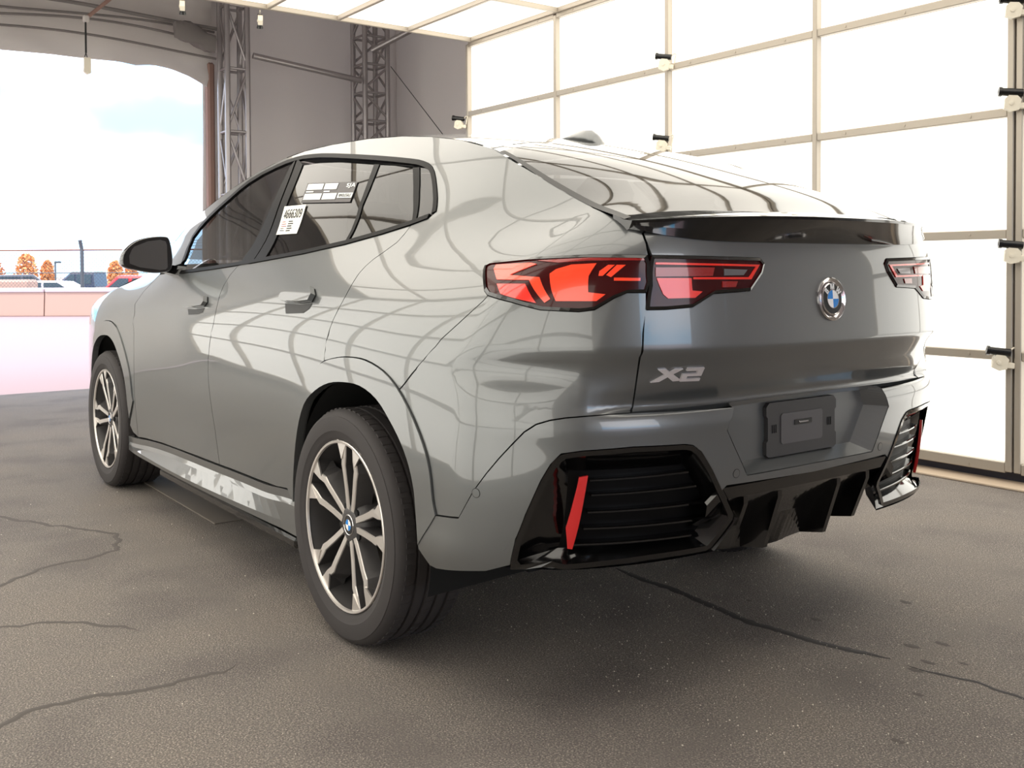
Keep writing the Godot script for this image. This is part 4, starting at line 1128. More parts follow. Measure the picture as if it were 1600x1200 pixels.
	mb.quad(rings[0][1], rings[0][4], rings[0][6], rings[0][7], Vector3(1, 0, 0))
	mb.quad(rings[30][1], rings[30][4], rings[30][6], rings[30][7], Vector3(-1, 0, 0))
	both(car, "side_sill", mb, M.paint)
	mb = MB.new()
	mb.box(Vector3(1.2, 0.183, -0.83), Vector3(1.5, 0.035, 0.06), Basis(), 0.008)
	both(car, "sill_underside", mb, M.gloss_black)
	# rear bumper inserts
	for right in [false, true]:
		var root := Node3D.new()
		root.name = "bumper_insert"
		car.add_child(root, true)
		var fl := func(m: MB) -> MB: return m.mirrored() if right else m
		var oo := poly("ins_o")
		var ii := poly("ins_i")
		var bz := MB.new()
		var bo := poly("bez_o")
		var bi := poly("bez_i")
		for k in 5:
			var A := []
			var B := []
			for q in 13:
				var o0 := bo[k].lerp(bo[(k + 1) % 5], q / 12.0)
				var i0 := bi[k].lerp(bi[(k + 1) % 5], q / 12.0)
				A.append(on_body(o0.x, o0.y, 0.003))
				B.append(on_body(i0.x, i0.y, -0.055))
			var to := on_body(0.29, 0.53, 0.3)
			var g: Vector3 = (B[6] - A[6]).cross(A[7] - A[5])
			bz.loft([A, B], false, false, 1 if g.dot(to - A[6]) > 0.0 else -1)
		part(root, "bezel", fl.call(bz), M.gloss_black)
		part(root, "insert_back", fl.call(panel(poly("bez_i"), 0.03, 0.03, -0.055, 0.0, -0.002)), M.trim_black)
		# outer lip of the frame
		var lip := MB.new()
		var ring_in: Array = Geometry2D.offset_polygon(oo, -0.012)
		var c := Vector2.ZERO
		for p in ii:
			c += p
		c /= float(ii.size())
		for s in 120:
			var a0 := TAU * s / 120.0
			var a1 := TAU * (s + 1) / 120.0
			var p0 := ray_poly(oo, c, a0)
			var p1 := ray_poly(oo, c, a1)
			var q0 := ray_poly(ring_in[0], c, a0)
			var q1 := ray_poly(ring_in[0], c, a1)
			lip.quad(on_body(p0.x, p0.y, -0.004), on_body(p1.x, p1.y, -0.004), on_body(p1.x, p1.y, 0.006), on_body(p0.x, p0.y, 0.006), on_body(p0.x, p0.y) - on_body(c.x, c.y))
			lip.quad(on_body(p0.x, p0.y, 0.006), on_body(p1.x, p1.y, 0.006), on_body(q1.x, q1.y, 0.004), on_body(q0.x, q0.y, 0.004), body_normal(p0.x, p0.y))
		part(root, "frame_lip", fl.call(lip), M.gloss_black)
		for sl in [[0.175, 0.415, 0.600, 0.600], [0.18, 0.44, 0.563, 0.560], [0.175, 0.475, 0.520, 0.512], [0.17, 0.495, 0.478, 0.466], [0.145, 0.465, 0.437, 0.424]]:
			var us := []
			var ys := []
			for k in 13:
				us.append(lerpf(sl[0], sl[1], k / 12.0))
				ys.append(lerpf(sl[2], sl[3], k / 12.0))
			part(root, "slat", fl.call(skin_bar(us, ys, 0.007, -0.056, -0.034)), M.gloss_black)
		part(root, "reflector", fl.call(panel(poly("reflector"), 0.01, 0.02, -0.018, 0.008, 0.0)), M.reflector_red, "narrow red reflector strip")
		tail_lamp(car, right)
		mirror_arm(car, right)
	# number plate recess
	var hexo := [Vector2(-0.317, 0.765), Vector2(-0.345, 0.705), Vector2(-0.268, 0.582), Vector2(0.268, 0.582), Vector2(0.345, 0.705), Vector2(0.317, 0.765)]
	var hexi := [Vector2(-0.272, 0.765), Vector2(-0.298, 0.708), Vector2(-0.232, 0.606), Vector2(0.232, 0.606), Vector2(0.298, 0.708), Vector2(0.272, 0.765)]
	mb = MB.new()
	var wall := MB.new()
	for k in 5:
		for s in 8:
			var a: Vector2 = hexo[k].lerp(hexo[k + 1], s / 8.0)
			var b: Vector2 = hexo[k].lerp(hexo[k + 1], (s + 1) / 8.0)
			var c: Vector2 = hexi[k].lerp(hexi[k + 1], s / 8.0)
			var d: Vector2 = hexi[k].lerp(hexi[k + 1], (s + 1) / 8.0)
			wall.quad(Vector3(plan(a.x, a.y) - 0.002, a.y, a.x), Vector3(plan(b.x, b.y) - 0.002, b.y, b.x), Vector3(-0.945, d.y, d.x), Vector3(-0.945, c.y, c.x), Vector3(-0.2, 0.68 - a.y, -a.x))
	part(car, "plate_recess_wall", wall, M.paint)
	mb.prism(hexi.map(func(p): return p), Vector3(-0.945, 0, 0), Basis(Vector3(0, 0, 1), Vector3(0, 1, 0), Vector3(-1, 0, 0)), -0.003)
	part(car, "plate_recess", mb, M.paint)
	# plate bracket
	var br := Node3D.new()
	br.name = "plate_bracket"
	car.add_child(br, true)
	br.set_meta("label", "empty dark grey licence plate bracket")
	var bb := Basis(Vector3(0, 0, 1), Vector3(0, 1, 0), Vector3(-1, 0, 0))
	mb = MB.new()
	mb.prism([Vector2(-0.15, 0.612), Vector2(-0.14, 0.605), Vector2(0.14, 0.605), Vector2(0.15, 0.612), Vector2(0.15, 0.645), Vector2(0.144, 0.65), Vector2(0.144, 0.71), Vector2(0.15, 0.716), Vector2(0.15, 0.738), Vector2(0.138, 0.75), Vector2(-0.138, 0.75), Vector2(-0.15, 0.738), Vector2(-0.15, 0.716), Vector2(-0.144, 0.71), Vector2(-0.144, 0.65), Vector2(-0.15, 0.645)], Vector3(-0.946, 0, 0), bb, 0.012)
	part(br, "bracket_frame", mb, M.bracket_plastic)
	mb = MB.new()
	mb.prism([Vector2(-0.092, 0.642), Vector2(-0.086, 0.636), Vector2(0.08, 0.636), Vector2(0.086, 0.642), Vector2(0.086, 0.712), Vector2(0.08, 0.718), Vector2(-0.086, 0.718), Vector2(-0.092, 0.712)], Vector3(-0.957, 0, 0), bb, 0.003)
	part(br, "bracket_centre", mb, M.grey_plastic)
	mb = MB.new()
	mb.box(Vector3(-0.9605, 0.69, 0.0), Vector3(0.003, 0.014, 0.075), Basis(), 0.001)
	part(br, "bracket_clip", mb, M.satin_black)
	mb = MB.new()
	mb.box(Vector3(-0.963, 0.69, 0.0), Vector3(0.003, 0.005, 0.04), Basis(), 0.001)
	part(br, "clip_edge", mb, M.chrome)
	for sx in [-1.0, 1.0]:
		mb = MB.new()
		for k in 3:
			mb.box(Vector3(-0.9585, 0.68, sx * 0.118 + (k - 1) * 0.007), Vector3(0.003, 0.022, 0.0025))
		part(br, "bracket_slots", mb, M.satin_black)
	# parking sensors
	for q in [[0.527, 0.591], [1.073, 0.591], [-0.062, 0.568], [1.662, 0.568]]:
		mb = MB.new()
		var nq := body_normal(q[0], q[1])
		mb.lathe([Vector2(0.0105, 0.0), Vector2(0.0105, 0.0032), Vector2(0.0, 0.0034)], on_body(q[0], q[1], 0.0005), nq, 20)
		part(car, "parking_sensor", mb, M.paint)
		mb = MB.new()
		mb.lathe([Vector2(0.012, 0.0), Vector2(0.012, 0.0028), Vector2(0.0105, 0.0028)], on_body(q[0], q[1], 0.0005), nq, 20)
		part(car, "sensor_ring", mb, M.satin_black)
	# diffuser
	mb = MB.new()
	rings = []
	for j in 41:
		var f := -1.0 + j / 20.0
		var z := f * 0.40
		var k := absf(f)
		var yb := lerpf(0.345, 0.40, smoothstep(0.45, 0.9, k))
		var y0 := 0.558 if k < 0.88 else lerpf(0.558, 0.52, (k - 0.88) / 0.12)
		rings.append([Vector3(plan(z, y0) + 0.006, y0 + 0.006, z), Vector3(plan(z, y0) - 0.002, y0, z), Vector3(plan(z, y0 - 0.03) - 0.001, y0 - 0.03, z), Vector3(plan(z, 0.44) + 0.055, 0.45 - 0.01 * (1.0 - k), z), Vector3(-0.875 + 0.06 * k, yb, z), Vector3(-0.80, yb - 0.004, z), Vector3(-0.3, 0.30, z * 1.2)])
	mb.facets(rings, false, false)
	part(car, "diffuser", mb, M.gloss_black)
	mb = MB.new()
	mb.box(Vector3(-0.845, 0.777, 0), Vector3(0.2, 0.008, 0.66))
	part(car, "recess_top", mb, M.shell_black)
	mb = MB.new()
	mb.box(Vector3(-0.55, 0.42, 0), Vector3(0.42, 0.02, 1.3), Basis(), 0.004)
	part(car, "rear_undertray", mb, M.shell_black)
	for z in [-0.262, -0.127, 0.127, 0.262]:
		mb = MB.new()
		var long := absf(z) < 0.2
		mb.prism([Vector2(0.984, 0.538), Vector2(0.984, 0.505), Vector2(0.935, 0.36 if long else 0.385), Vector2(0.80, 0.335 if long else 0.36), Vector2(0.80, 0.44), Vector2(0.93, 0.50)], Vector3(0, 0, z - 0.008), Basis(Vector3(-1, 0, 0), Vector3(0, 1, 0), Vector3(0, 0, 1)), 0.016)
		part(car, "diffuser_fin", mb, M.gloss_black)
	# badge and lettering
	var en := body_normal(UR, 1.025)
	var up := (Vector3.UP - en * en.y).normalized()
	var eb := Basis(up.cross(en), up, en)
	mb = MB.new()
	mb.lathe([Vector2(0.058, 0.0), Vector2(0.0575, 0.006), Vector2(0.054, 0.0085), Vector2(0.044, 0.0045), Vector2(0.043, 0.003)], on_body(UR, 1.025, -0.001), en, 56)
	part(car, "badge_surround", mb, M.chrome)
	roundel(car, on_body(UR, 1.025, 0.003), eb, 0.0435, "round_badge")
	var badge := Node3D.new()
	badge.name = "model_badge"
	car.add_child(badge, true)
	for k in ["badge_x1", "badge_x2", "badge_2"]:
		part(badge, "badge_stroke", panel(poly(k), 0.01, 0.01, 0.005, 0.005, 0.0), M.badge_metal)
	# wheels and wells
	for w in [[0.0, -1.0, 1.71], [2.692, -1.0, 1.25], [0.0, 1.0, 0.4], [2.692, 1.0, 1.0]]:
		make_wheel(car, Vector3(w[0], 0.346, w[1] * 0.797), w[1], w[2])
		mb = MB.new()
		var cx: float = w[0] - (0.05 if w[0] < 1.0 else 0.03)
		mb.lathe([Vector2(0.415, 0.0), Vector2(0.40, 0.34), Vector2(0.0, 0.35)], Vector3(cx, 0.37, w[1] * 0.885), Vector3(0, 0, -w[1]), 40, PI - 0.3, TAU + 0.3)
		part(car, "wheel_well", mb, M.shell_black)
	# floor pan, seats, steering wheel
	mb = MB.new()
	mb.box(Vector3(1.35, 0.27, 0), Vector3(3.3, 0.06, 1.1), Basis(), 0.01)
	part(car, "underbody", mb, M.shell_black)
	mb = MB.new()
	mb.box(Vector3(1.35, 0.36, 0), Vector3(1.75, 0.05, 1.6))
	mb.box(Vector3(2.25, 0.70, 0), Vector3(0.05, 0.75, 1.5))
	mb.box(Vector3(-0.42, 0.70, 0), Vector3(0.05, 0.9, 1.1))
	mb.box(Vector3(-0.62, 1.02, 0), Vector3(0.5, 0.03, 1.1))
	part(car, "cabin_floor", mb, M.shell_black)
	mb = MB.new()
	mb.box(Vector3(2.0, 0.98, 0), Vector3(0.45, 0.22, 1.45), Basis(), 0.06)
	part(car, "dashboard", mb, M.upholstery)
	for s in [Vector3(1.15, 0.56, -0.38), Vector3(1.15, 0.56, 0.38), Vector3(0.25, 0.60, -0.40), Vector3(0.25, 0.60, 0.0), Vector3(0.25, 0.60, 0.40)]:
		seat(car, s)
	mb = MB.new()
	var path := []
	for k in 33:
		var a := TAU * k / 32.0
		path.append(Vector3(1.66, 0.98, -0.38) + Vector3(0.35, 0.94, 0).normalized() * 0.185 * sin(a) + Vector3(0, 0, 1) * 0.185 * cos(a))
	mb.tube(path, 0.015, 8, false)
	part(car, "steering_wheel", mb, M.upholstery)
	return car

# a sheet stuck to the glass, its corners given in (u, y): top left, top right, bottom right, bottom left
func sheet_point(c: PackedVector2Array, s: float, t: float, off: float) -> Vector3:
	var a := c[0].lerp(c[1], s)
	var b := c[3].lerp(c[2], s)
	var p := a.lerp(b, t)
	return on_body(p.x, p.y, off)

func sheet_patch(c: PackedVector2Array, s0: float, t0: float, s1: float, t1: float, off: float, slant := 0.0) -> MB:
	var mb := MB.new()
	var n := body_normal(c[0].x, c[0].y)
	for i in 4:
		for j in 4:
			var q := []
			for k in [[0, 0], [1, 0], [1, 1], [0, 1]]:
				q.append(sheet_point(c, lerpf(s0, s1, (i + k[0]) / 4.0), lerpf(t0, t1, (j + k[1]) / 4.0), off))
			mb.quad(q[0], q[1], q[2], q[3], n)
	return mb

func sheet_text(c: PackedVector2Array, text: String, s0: float, t0: float, s1: float, t1: float, off: float, weight := 400) -> MB:
	var tm := TextMesh.new()
	var f := SystemFont.new()
	f.font_names = PackedStringArray(["Droid Sans"])
	f.font_weight = weight
	tm.font = f
	tm.text = text
	tm.font_size = 48
	tm.pixel_size = 0.01
	tm.depth = 0.0
	var a := tm.get_mesh_arrays()
	var vs: PackedVector3Array = a[Mesh.ARRAY_VERTEX]
	var ns: PackedVector3Array = a[Mesh.ARRAY_NORMAL]
	var ii: PackedInt32Array = a[Mesh.ARRAY_INDEX]
	var lo := Vector3(1e9, 1e9, 0)
	var hi := Vector3(-1e9, -1e9, 0)
	for v in vs:
		lo = lo.min(v)
		hi = hi.max(v)
	var mb := MB.new()
	var n := body_normal(c[0].x, c[0].y)
	for i in range(0, ii.size(), 3):
		var q := []
		for k in 3:
			var v := vs[ii[i + k]]
			q.append(sheet_point(c, lerpf(s0, s1, (v.x - lo.x) / (hi.x - lo.x)), lerpf(t1, t0, (v.y - lo.y) / (hi.y - lo.y)), off))
		mb.tri(q[0], q[1], q[2], n)
	return mb

func make_stickers() -> void:
	var c := poly("number_sheet")
	var t := thing("number_label", "white number label stuck on the rear door window, printed 4666309", "label")
	part(t, "paper", sheet_patch(c, 0, 0, 1, 1, 0.0035), M.paper)
	part(t, "number", sheet_text(c, "4666309", 0.1, 0.13, 0.93, 0.46, 0.0045, 700), M.ink)
	for k in 5:
		part(t, "print_line", sheet_patch(c, 0.12, 0.56 + k * 0.075, 0.12 + 0.16 + 0.05 * (k % 3), 0.585 + k * 0.075, 0.0045), M.print_red if k < 3 else M.ink)
		part(t, "print_line", sheet_patch(c, 0.42, 0.545 + k * 0.08, 0.62 + 0.04 * (k % 2), 0.585 + k * 0.08, 0.0045), M.ink)
	c = poly("wholesale_sheet")
	t = thing("window_sheet", "dark printed sheet with white boxes behind the rear door window", "label")
	part(t, "sheet", sheet_patch(c, 0, 0, 1, 1, 0.0025), M.sheet_dark)
	for r in [[0.03, 0.06, 0.37, 0.36], [0.40, 0.06, 0.66, 0.36], [0.03, 0.56, 0.40, 0.86], [0.43, 0.56, 0.70, 0.86], [0.73, 0.56, 1.0, 0.80]]:
		part(t, "print_box", sheet_patch(c, r[0], r[1], r[2], r[3], 0.0038), M.paper_box)
	part(t, "print_line", sheet_patch(c, 0.04, 0.43, 0.2, 0.49, 0.0038), M.paper_box)
	part(t, "print_line", sheet_patch(c, 0.42, 0.43, 0.54, 0.49, 0.0038), M.paper_box)
	part(t, "lettering", sheet_text(c, "SJA", 0.83, 0.08, 0.99, 0.32, 0.0038, 800), M.paper_box)
	part(t, "lettering", sheet_text(c, "WHOLESALE", 0.75, 0.60, 0.98, 0.76, 0.0048, 700), M.ink)
# ---------------------------------------------------------------- the booth
func area_light(at: Vector3, turn: Vector3, size: Vector2, energy: float, color: Color) -> void:
	var l := AreaLight3D.new()
	l.name = numbered("panel_glow")
	l.area_size = size
	l.area_normalize_energy = false
	l.light_energy = energy
	l.light_color = color
	l.shadow_enabled = true
	l.area_range = 14.0
	l.area_attenuation = 2.0
	add_child(l)
	l.position = at
	l.rotation = turn

func light_wall(called: String, z: float, facing: float, bays: Array, label: String) -> void:
	var ys := [0.075, 0.655, 1.275, 1.89, 2.51, 3.135]
	var root := Node3D.new()
	root.name = called
	add_child(root)
	root.set_meta("kind", "structure")
	root.set_meta("label", label)
	for bay in bays:
		var xs: Array = bay
		var rows := 5 if bay == bays[0] else 3
		for i in xs.size():
			var mb := MB.new()
			mb.box(Vector3(xs[i], 1.60, z + facing * 0.018), Vector3(0.034, 3.07, 0.05), Basis(), 0.004)
			part(root, "post", mb, M.frame)
		for i in xs.size() - 1:
			var w: float = absf(xs[i + 1] - xs[i]) - 0.034
			var cx: float = (xs[i] + xs[i + 1]) / 2.0
			for j in ys.size():
				var mb := MB.new()
				mb.box(Vector3(cx, ys[j] if j > 0 else 0.085, z + facing * 0.016), Vector3(w, 0.046 if j > 0 else 0.055, 0.046), Basis(), 0.004)
				part(root, "rail", mb, M.frame)
				mb = MB.new()
				for k in 3:
					var px: float = cx + (k - 1) * w * 0.33
					mb.lathe([Vector2(0.008, 0.0), Vector2(0.008, 0.003), Vector2(0.0, 0.0035)], Vector3(px, ys[j], z + facing * 0.039), Vector3(0, 0, facing), 10)
				part(root, "screws", mb, M.frame).set_meta("kind", "stuff")
			for j in ys.size() - 1:
				var mb := MB.new()
				var lo: float = ys[j] + 0.02
				var hi: float = ys[j + 1] - 0.02
				mb.box(Vector3(cx, (lo + hi) / 2.0, z - facing * 0.004), Vector3(w + 0.01, hi - lo, 0.008))
				part(root, "light_panel" if j < rows else "dark_panel", mb, M.panel_light if j < rows else M.fabric_dark)
			var top_y: float = ys[rows]
			area_light(Vector3(cx, (top_y + 0.08) / 2.0, z + facing * 0.004), Vector3(0, 0 if facing < 0.0 else PI, 0), Vector2(w, top_y - 0.1), WALL_GLOW, Color(1.0, 0.985, 0.95))
		# dark joint between two booth sections
		var mb2 := MB.new()
		mb2.box(Vector3(xs[0] + 0.024, 1.60, z + facing * 0.006), Vector3(0.012, 3.07, 0.03))
		part(root, "joint", mb2, M.frame_dark)
	# back skin
	var back := MB.new()
	var x0: float = bays[0][0]
	var x1: float = bays[-1][-1]
	back.box(Vector3((x0 + x1) / 2.0, 1.60, z - facing * 0.03), Vector3(absf(x1 - x0), 3.05, 0.02))
	part(root, "back_skin", back, M.fabric_dark)

const WALL_GLOW := 0.30
const CEIL_GLOW := 0.42

func light_ceiling() -> void:
	var y := 3.165
	var xs := [4.74, 3.504, 2.28, 1.05, -0.17, -1.4, -2.62]
	var zs := [2.76, 2.112, 1.451, 0.846, 0.2, -0.43, -1.06, -1.7, -2.33, -2.78]
	var root := Node3D.new()
	root.name = "ceiling"
	add_child(root)
	root.set_meta("kind", "structure")
	root.set_meta("label", "luminous white panel ceiling with slim aluminium frames")
	for i in xs.size():
		var mb := MB.new()
		mb.box(Vector3(xs[i], y, 0), Vector3(0.03, 0.04, 5.56), Basis(), 0.004)
		part(root, "cross_rail", mb, M.frame)
	for i in xs.size() - 1:
		var w: float = xs[i] - xs[i + 1] - 0.03
		var cx: float = (xs[i] + xs[i + 1]) / 2.0
		for j in zs.size():
			var mb := MB.new()
			mb.box(Vector3(cx, y, zs[j]), Vector3(w, 0.038, 0.03), Basis(), 0.004)
			part(root, "rail", mb, M.frame)
		for j in zs.size() - 1:
			var mb := MB.new()
			mb.box(Vector3(cx, y + 0.022, (zs[j] + zs[j + 1]) / 2.0), Vector3(w + 0.02, 0.008, zs[j] - zs[j + 1] - 0.01))
			part(root, "light_panel", mb, M.panel_ceiling)
		area_light(Vector3(cx, y + 0.014, 0), Vector3(-PI / 2.0, 0, 0), Vector2(w, 5.5), CEIL_GLOW, Color(1.0, 0.975, 0.93))
	var back := MB.new()
	back.box(Vector3(1.06, y + 0.05, 0), Vector3(7.4, 0.02, 5.58))
	part(root, "back_skin", back, M.fabric_dark)

func booth_camera(at: Vector3, look: Vector3, label: String, hang: bool) -> void:
	var t := thing("booth_camera", label, "camera", at, "small cameras on the booth frame")
	var l := look.normalized()
	var side := l.cross(Vector3.UP).normalized()
	var up := side.cross(l)
	var b := Basis(side, up, -l)
	var mb := MB.new()
	mb.lathe([Vector2(0.0, -0.05), Vector2(0.019, -0.05), Vector2(0.02, 0.045), Vector2(0.024, 0.047), Vector2(0.024, 0.062), Vector2(0.018, 0.063), Vector2(0.0, 0.055)], up * 0.035, l, 18)
	part(t, "lens_barrel", mb, M.camera_lens)
	mb = MB.new()
	mb.prism([Vector2(-0.03, -0.05), Vector2(0.005, -0.062), Vector2(0.04, -0.05), Vector2(0.045, 0.0), Vector2(0.025, 0.018), Vector2(-0.015, 0.018), Vector2(-0.03, 0.0)], side * -0.018, Basis(-l, up, side), 0.036)
	part(t, "bracket", mb, M.camera_shell)
	mb = MB.new()
	mb.lathe([Vector2(0.011, 0.0), Vector2(0.011, 0.005), Vector2(0.0, 0.006)], up * -0.02 - side * 0.018, -side, 14)
	part(t, "knob", mb, M.camera_shell)
	mb = MB.new()
	var path := []
	for k in 9:
		var a := PI * k / 8.0
		path.append(up * (0.035 + 0.028 * sin(a)) - l * (0.045 + 0.03 * (1.0 - cos(a)) / 2.0 + 0.01 * sin(a)))
	path.append(up * -0.01 - l * 0.075)
	mb.tube(path, 0.0045, 7)
	part(t, "cable", mb, M.camera_shell)
	mb = MB.new()
	if hang:
		mb.box(up * 0.085, Vector3(0.025, 0.07, 0.025), Basis(), 0.004)
	else:
		mb.box(-l * 0.05 - up * 0.03, Vector3(0.03, 0.03, 0.05), b, 0.004)
	part(t, "mount", mb, M.camera_shell)

func make_booth() -> void:
	light_wall("wall_right", 2.80, -1.0, [[4.81, 3.545, 2.30, 1.064, -0.115], [-0.16, -1.38, -2.6]], "white luminous panel wall with slim cream frames at the right")
	light_wall("wall_left", -2.82, 1.0, [[7.2, 6.06, 4.81, 3.545, 2.30, 1.064, -0.115], [-0.16, -1.38, -2.6]], "white luminous panel wall beside the camera")
	light_ceiling()
	booth_camera(Vector3(2.286, 2.545, 2.72), Vector3(0.8, 0.15, -0.6), "small camera on the right booth wall, upper one above the rear glass", false)
	booth_camera(Vector3(2.312, 1.985, 2.72), Vector3(0.8, 0.15, -0.6), "small camera on the right booth wall just above the car roof line", false)
	booth_camera(Vector3(4.86, 2.436, 2.70), Vector3(0.8, 0.15, -0.6), "small camera at the far end of the right booth wall", false)
	booth_camera(Vector3(-0.142, 2.405, 2.72), Vector3(0.8, 0.1, -0.6), "topmost small camera on the right edge frame post", false)
	booth_camera(Vector3(-0.139, 1.945, 2.72), Vector3(0.8, 0.1, -0.6), "second small camera from the top on the right edge post", false)
	booth_camera(Vector3(-0.144, 1.185, 2.72), Vector3(0.8, 0.1, -0.6), "small camera on the right edge post level with the tail lamps", false)
	booth_camera(Vector3(-0.085, 0.645, 2.72), Vector3(0.8, 0.1, -0.6), "lowest small camera on the right edge post beside the bumper", false)
	booth_camera(Vector3(4.78, 3.06, 0.799), Vector3(0.28, -1.0, 0.1), "white camera hanging from the ceiling edge between the two trusses", true)
	booth_camera(Vector3(4.78, 3.08, 0.193), Vector3(0.28, -1.0, 0.1), "white camera hanging from the ceiling edge near the tent opening", true)
	# threshold and feet of the panel wall
	var mb := MB.new()
	mb.box(Vector3(1.1, 0.006, 2.755), Vector3(7.6, 0.012, 0.22), Basis(), 0.003)
	structure("trim_1", mb, M.concrete_tan, "pale concrete strip along the foot of the right panel wall")
	mb = MB.new()
	mb.box(Vector3(1.1, 0.03, 2.84), Vector3(7.6, 0.055, 0.03))
	structure("trim_2", mb, M.frame_dark, "dark gap seal under the right panel wall")

# ---------------------------------------------------------------- the tent
func sheet(a: Vector3, b: Vector3, c: Vector3, d: Vector3, thick: float, out: Vector3, wave: float, seed_: int) -> MB:
	# a slack cloth between four corners (a b along the bottom, d c along the top)
	var f := FastNoiseLite.new()
	f.seed = seed_
	f.frequency = 0.35
	var mb := MB.new()
	var rings := []
	var backs := []
	for i in 25:
		var ring := []
		var back := []
		for j in 13:
			var s := i / 24.0
			var t := j / 12.0
			var p := a.lerp(b, s).lerp(d.lerp(c, s), t)
			p += out * (f.get_noise_3d(p.x * 2.0, p.y * 0.7, p.z * 2.0) * wave)
			ring.append(p)
			back.append(p - out * thick)
		rings.append(ring)
		backs.append(back)
	var s0: Vector3 = (rings[1][0] - rings[0][0]).cross(rings[0][1] - rings[0][0])
	var fl := 1 if s0.dot(out) > 0.0 else -1
	mb.loft(rings, false, false, fl)
	mb.loft(backs, false, false, -fl)
	return mb

func truss_tower(at: Vector3, w: float, h: float, label: String, mchord: Material, mbrace: Material, pitch: float) -> void:
	var t := thing("truss_tower", label, "truss", at)
	var d := w
	var corners := [Vector3(0, 0, 0), Vector3(0, 0, w), Vector3(d, 0, w), Vector3(d, 0, 0)]
	for c in corners:
		var mb := MB.new()
		mb.tube([c, c + Vector3(0, h, 0)], 0.028, 12)
		part(t, "chord", mb, mchord)
		mb = MB.new()
		mb.box(c + Vector3(0, 0.008, 0), Vector3(0.11, 0.016, 0.11), Basis(), 0.003)
		part(t, "foot_plate", mb, mchord)
	var n := int(h / pitch)
	for f in 4:
		var a: Vector3 = corners[f]
		var b: Vector3 = corners[(f + 1) % 4]
		for k in n:
			var y0 := pitch * k
			var p := a if k % 2 == 0 else b
			var q := b if k % 2 == 0 else a
			var mb := MB.new()
			mb.tube([p + Vector3(0, y0 + 0.04, 0), q + Vector3(0, y0 + pitch - 0.02, 0)], 0.014, 7)
			part(t, "brace", mb, mbrace)
			mb = MB.new()
			mb.tube([a + Vector3(0, y0 + pitch, 0), b + Vector3(0, y0 + pitch, 0)], 0.014, 7)
			part(t, "rung", mb, mbrace)

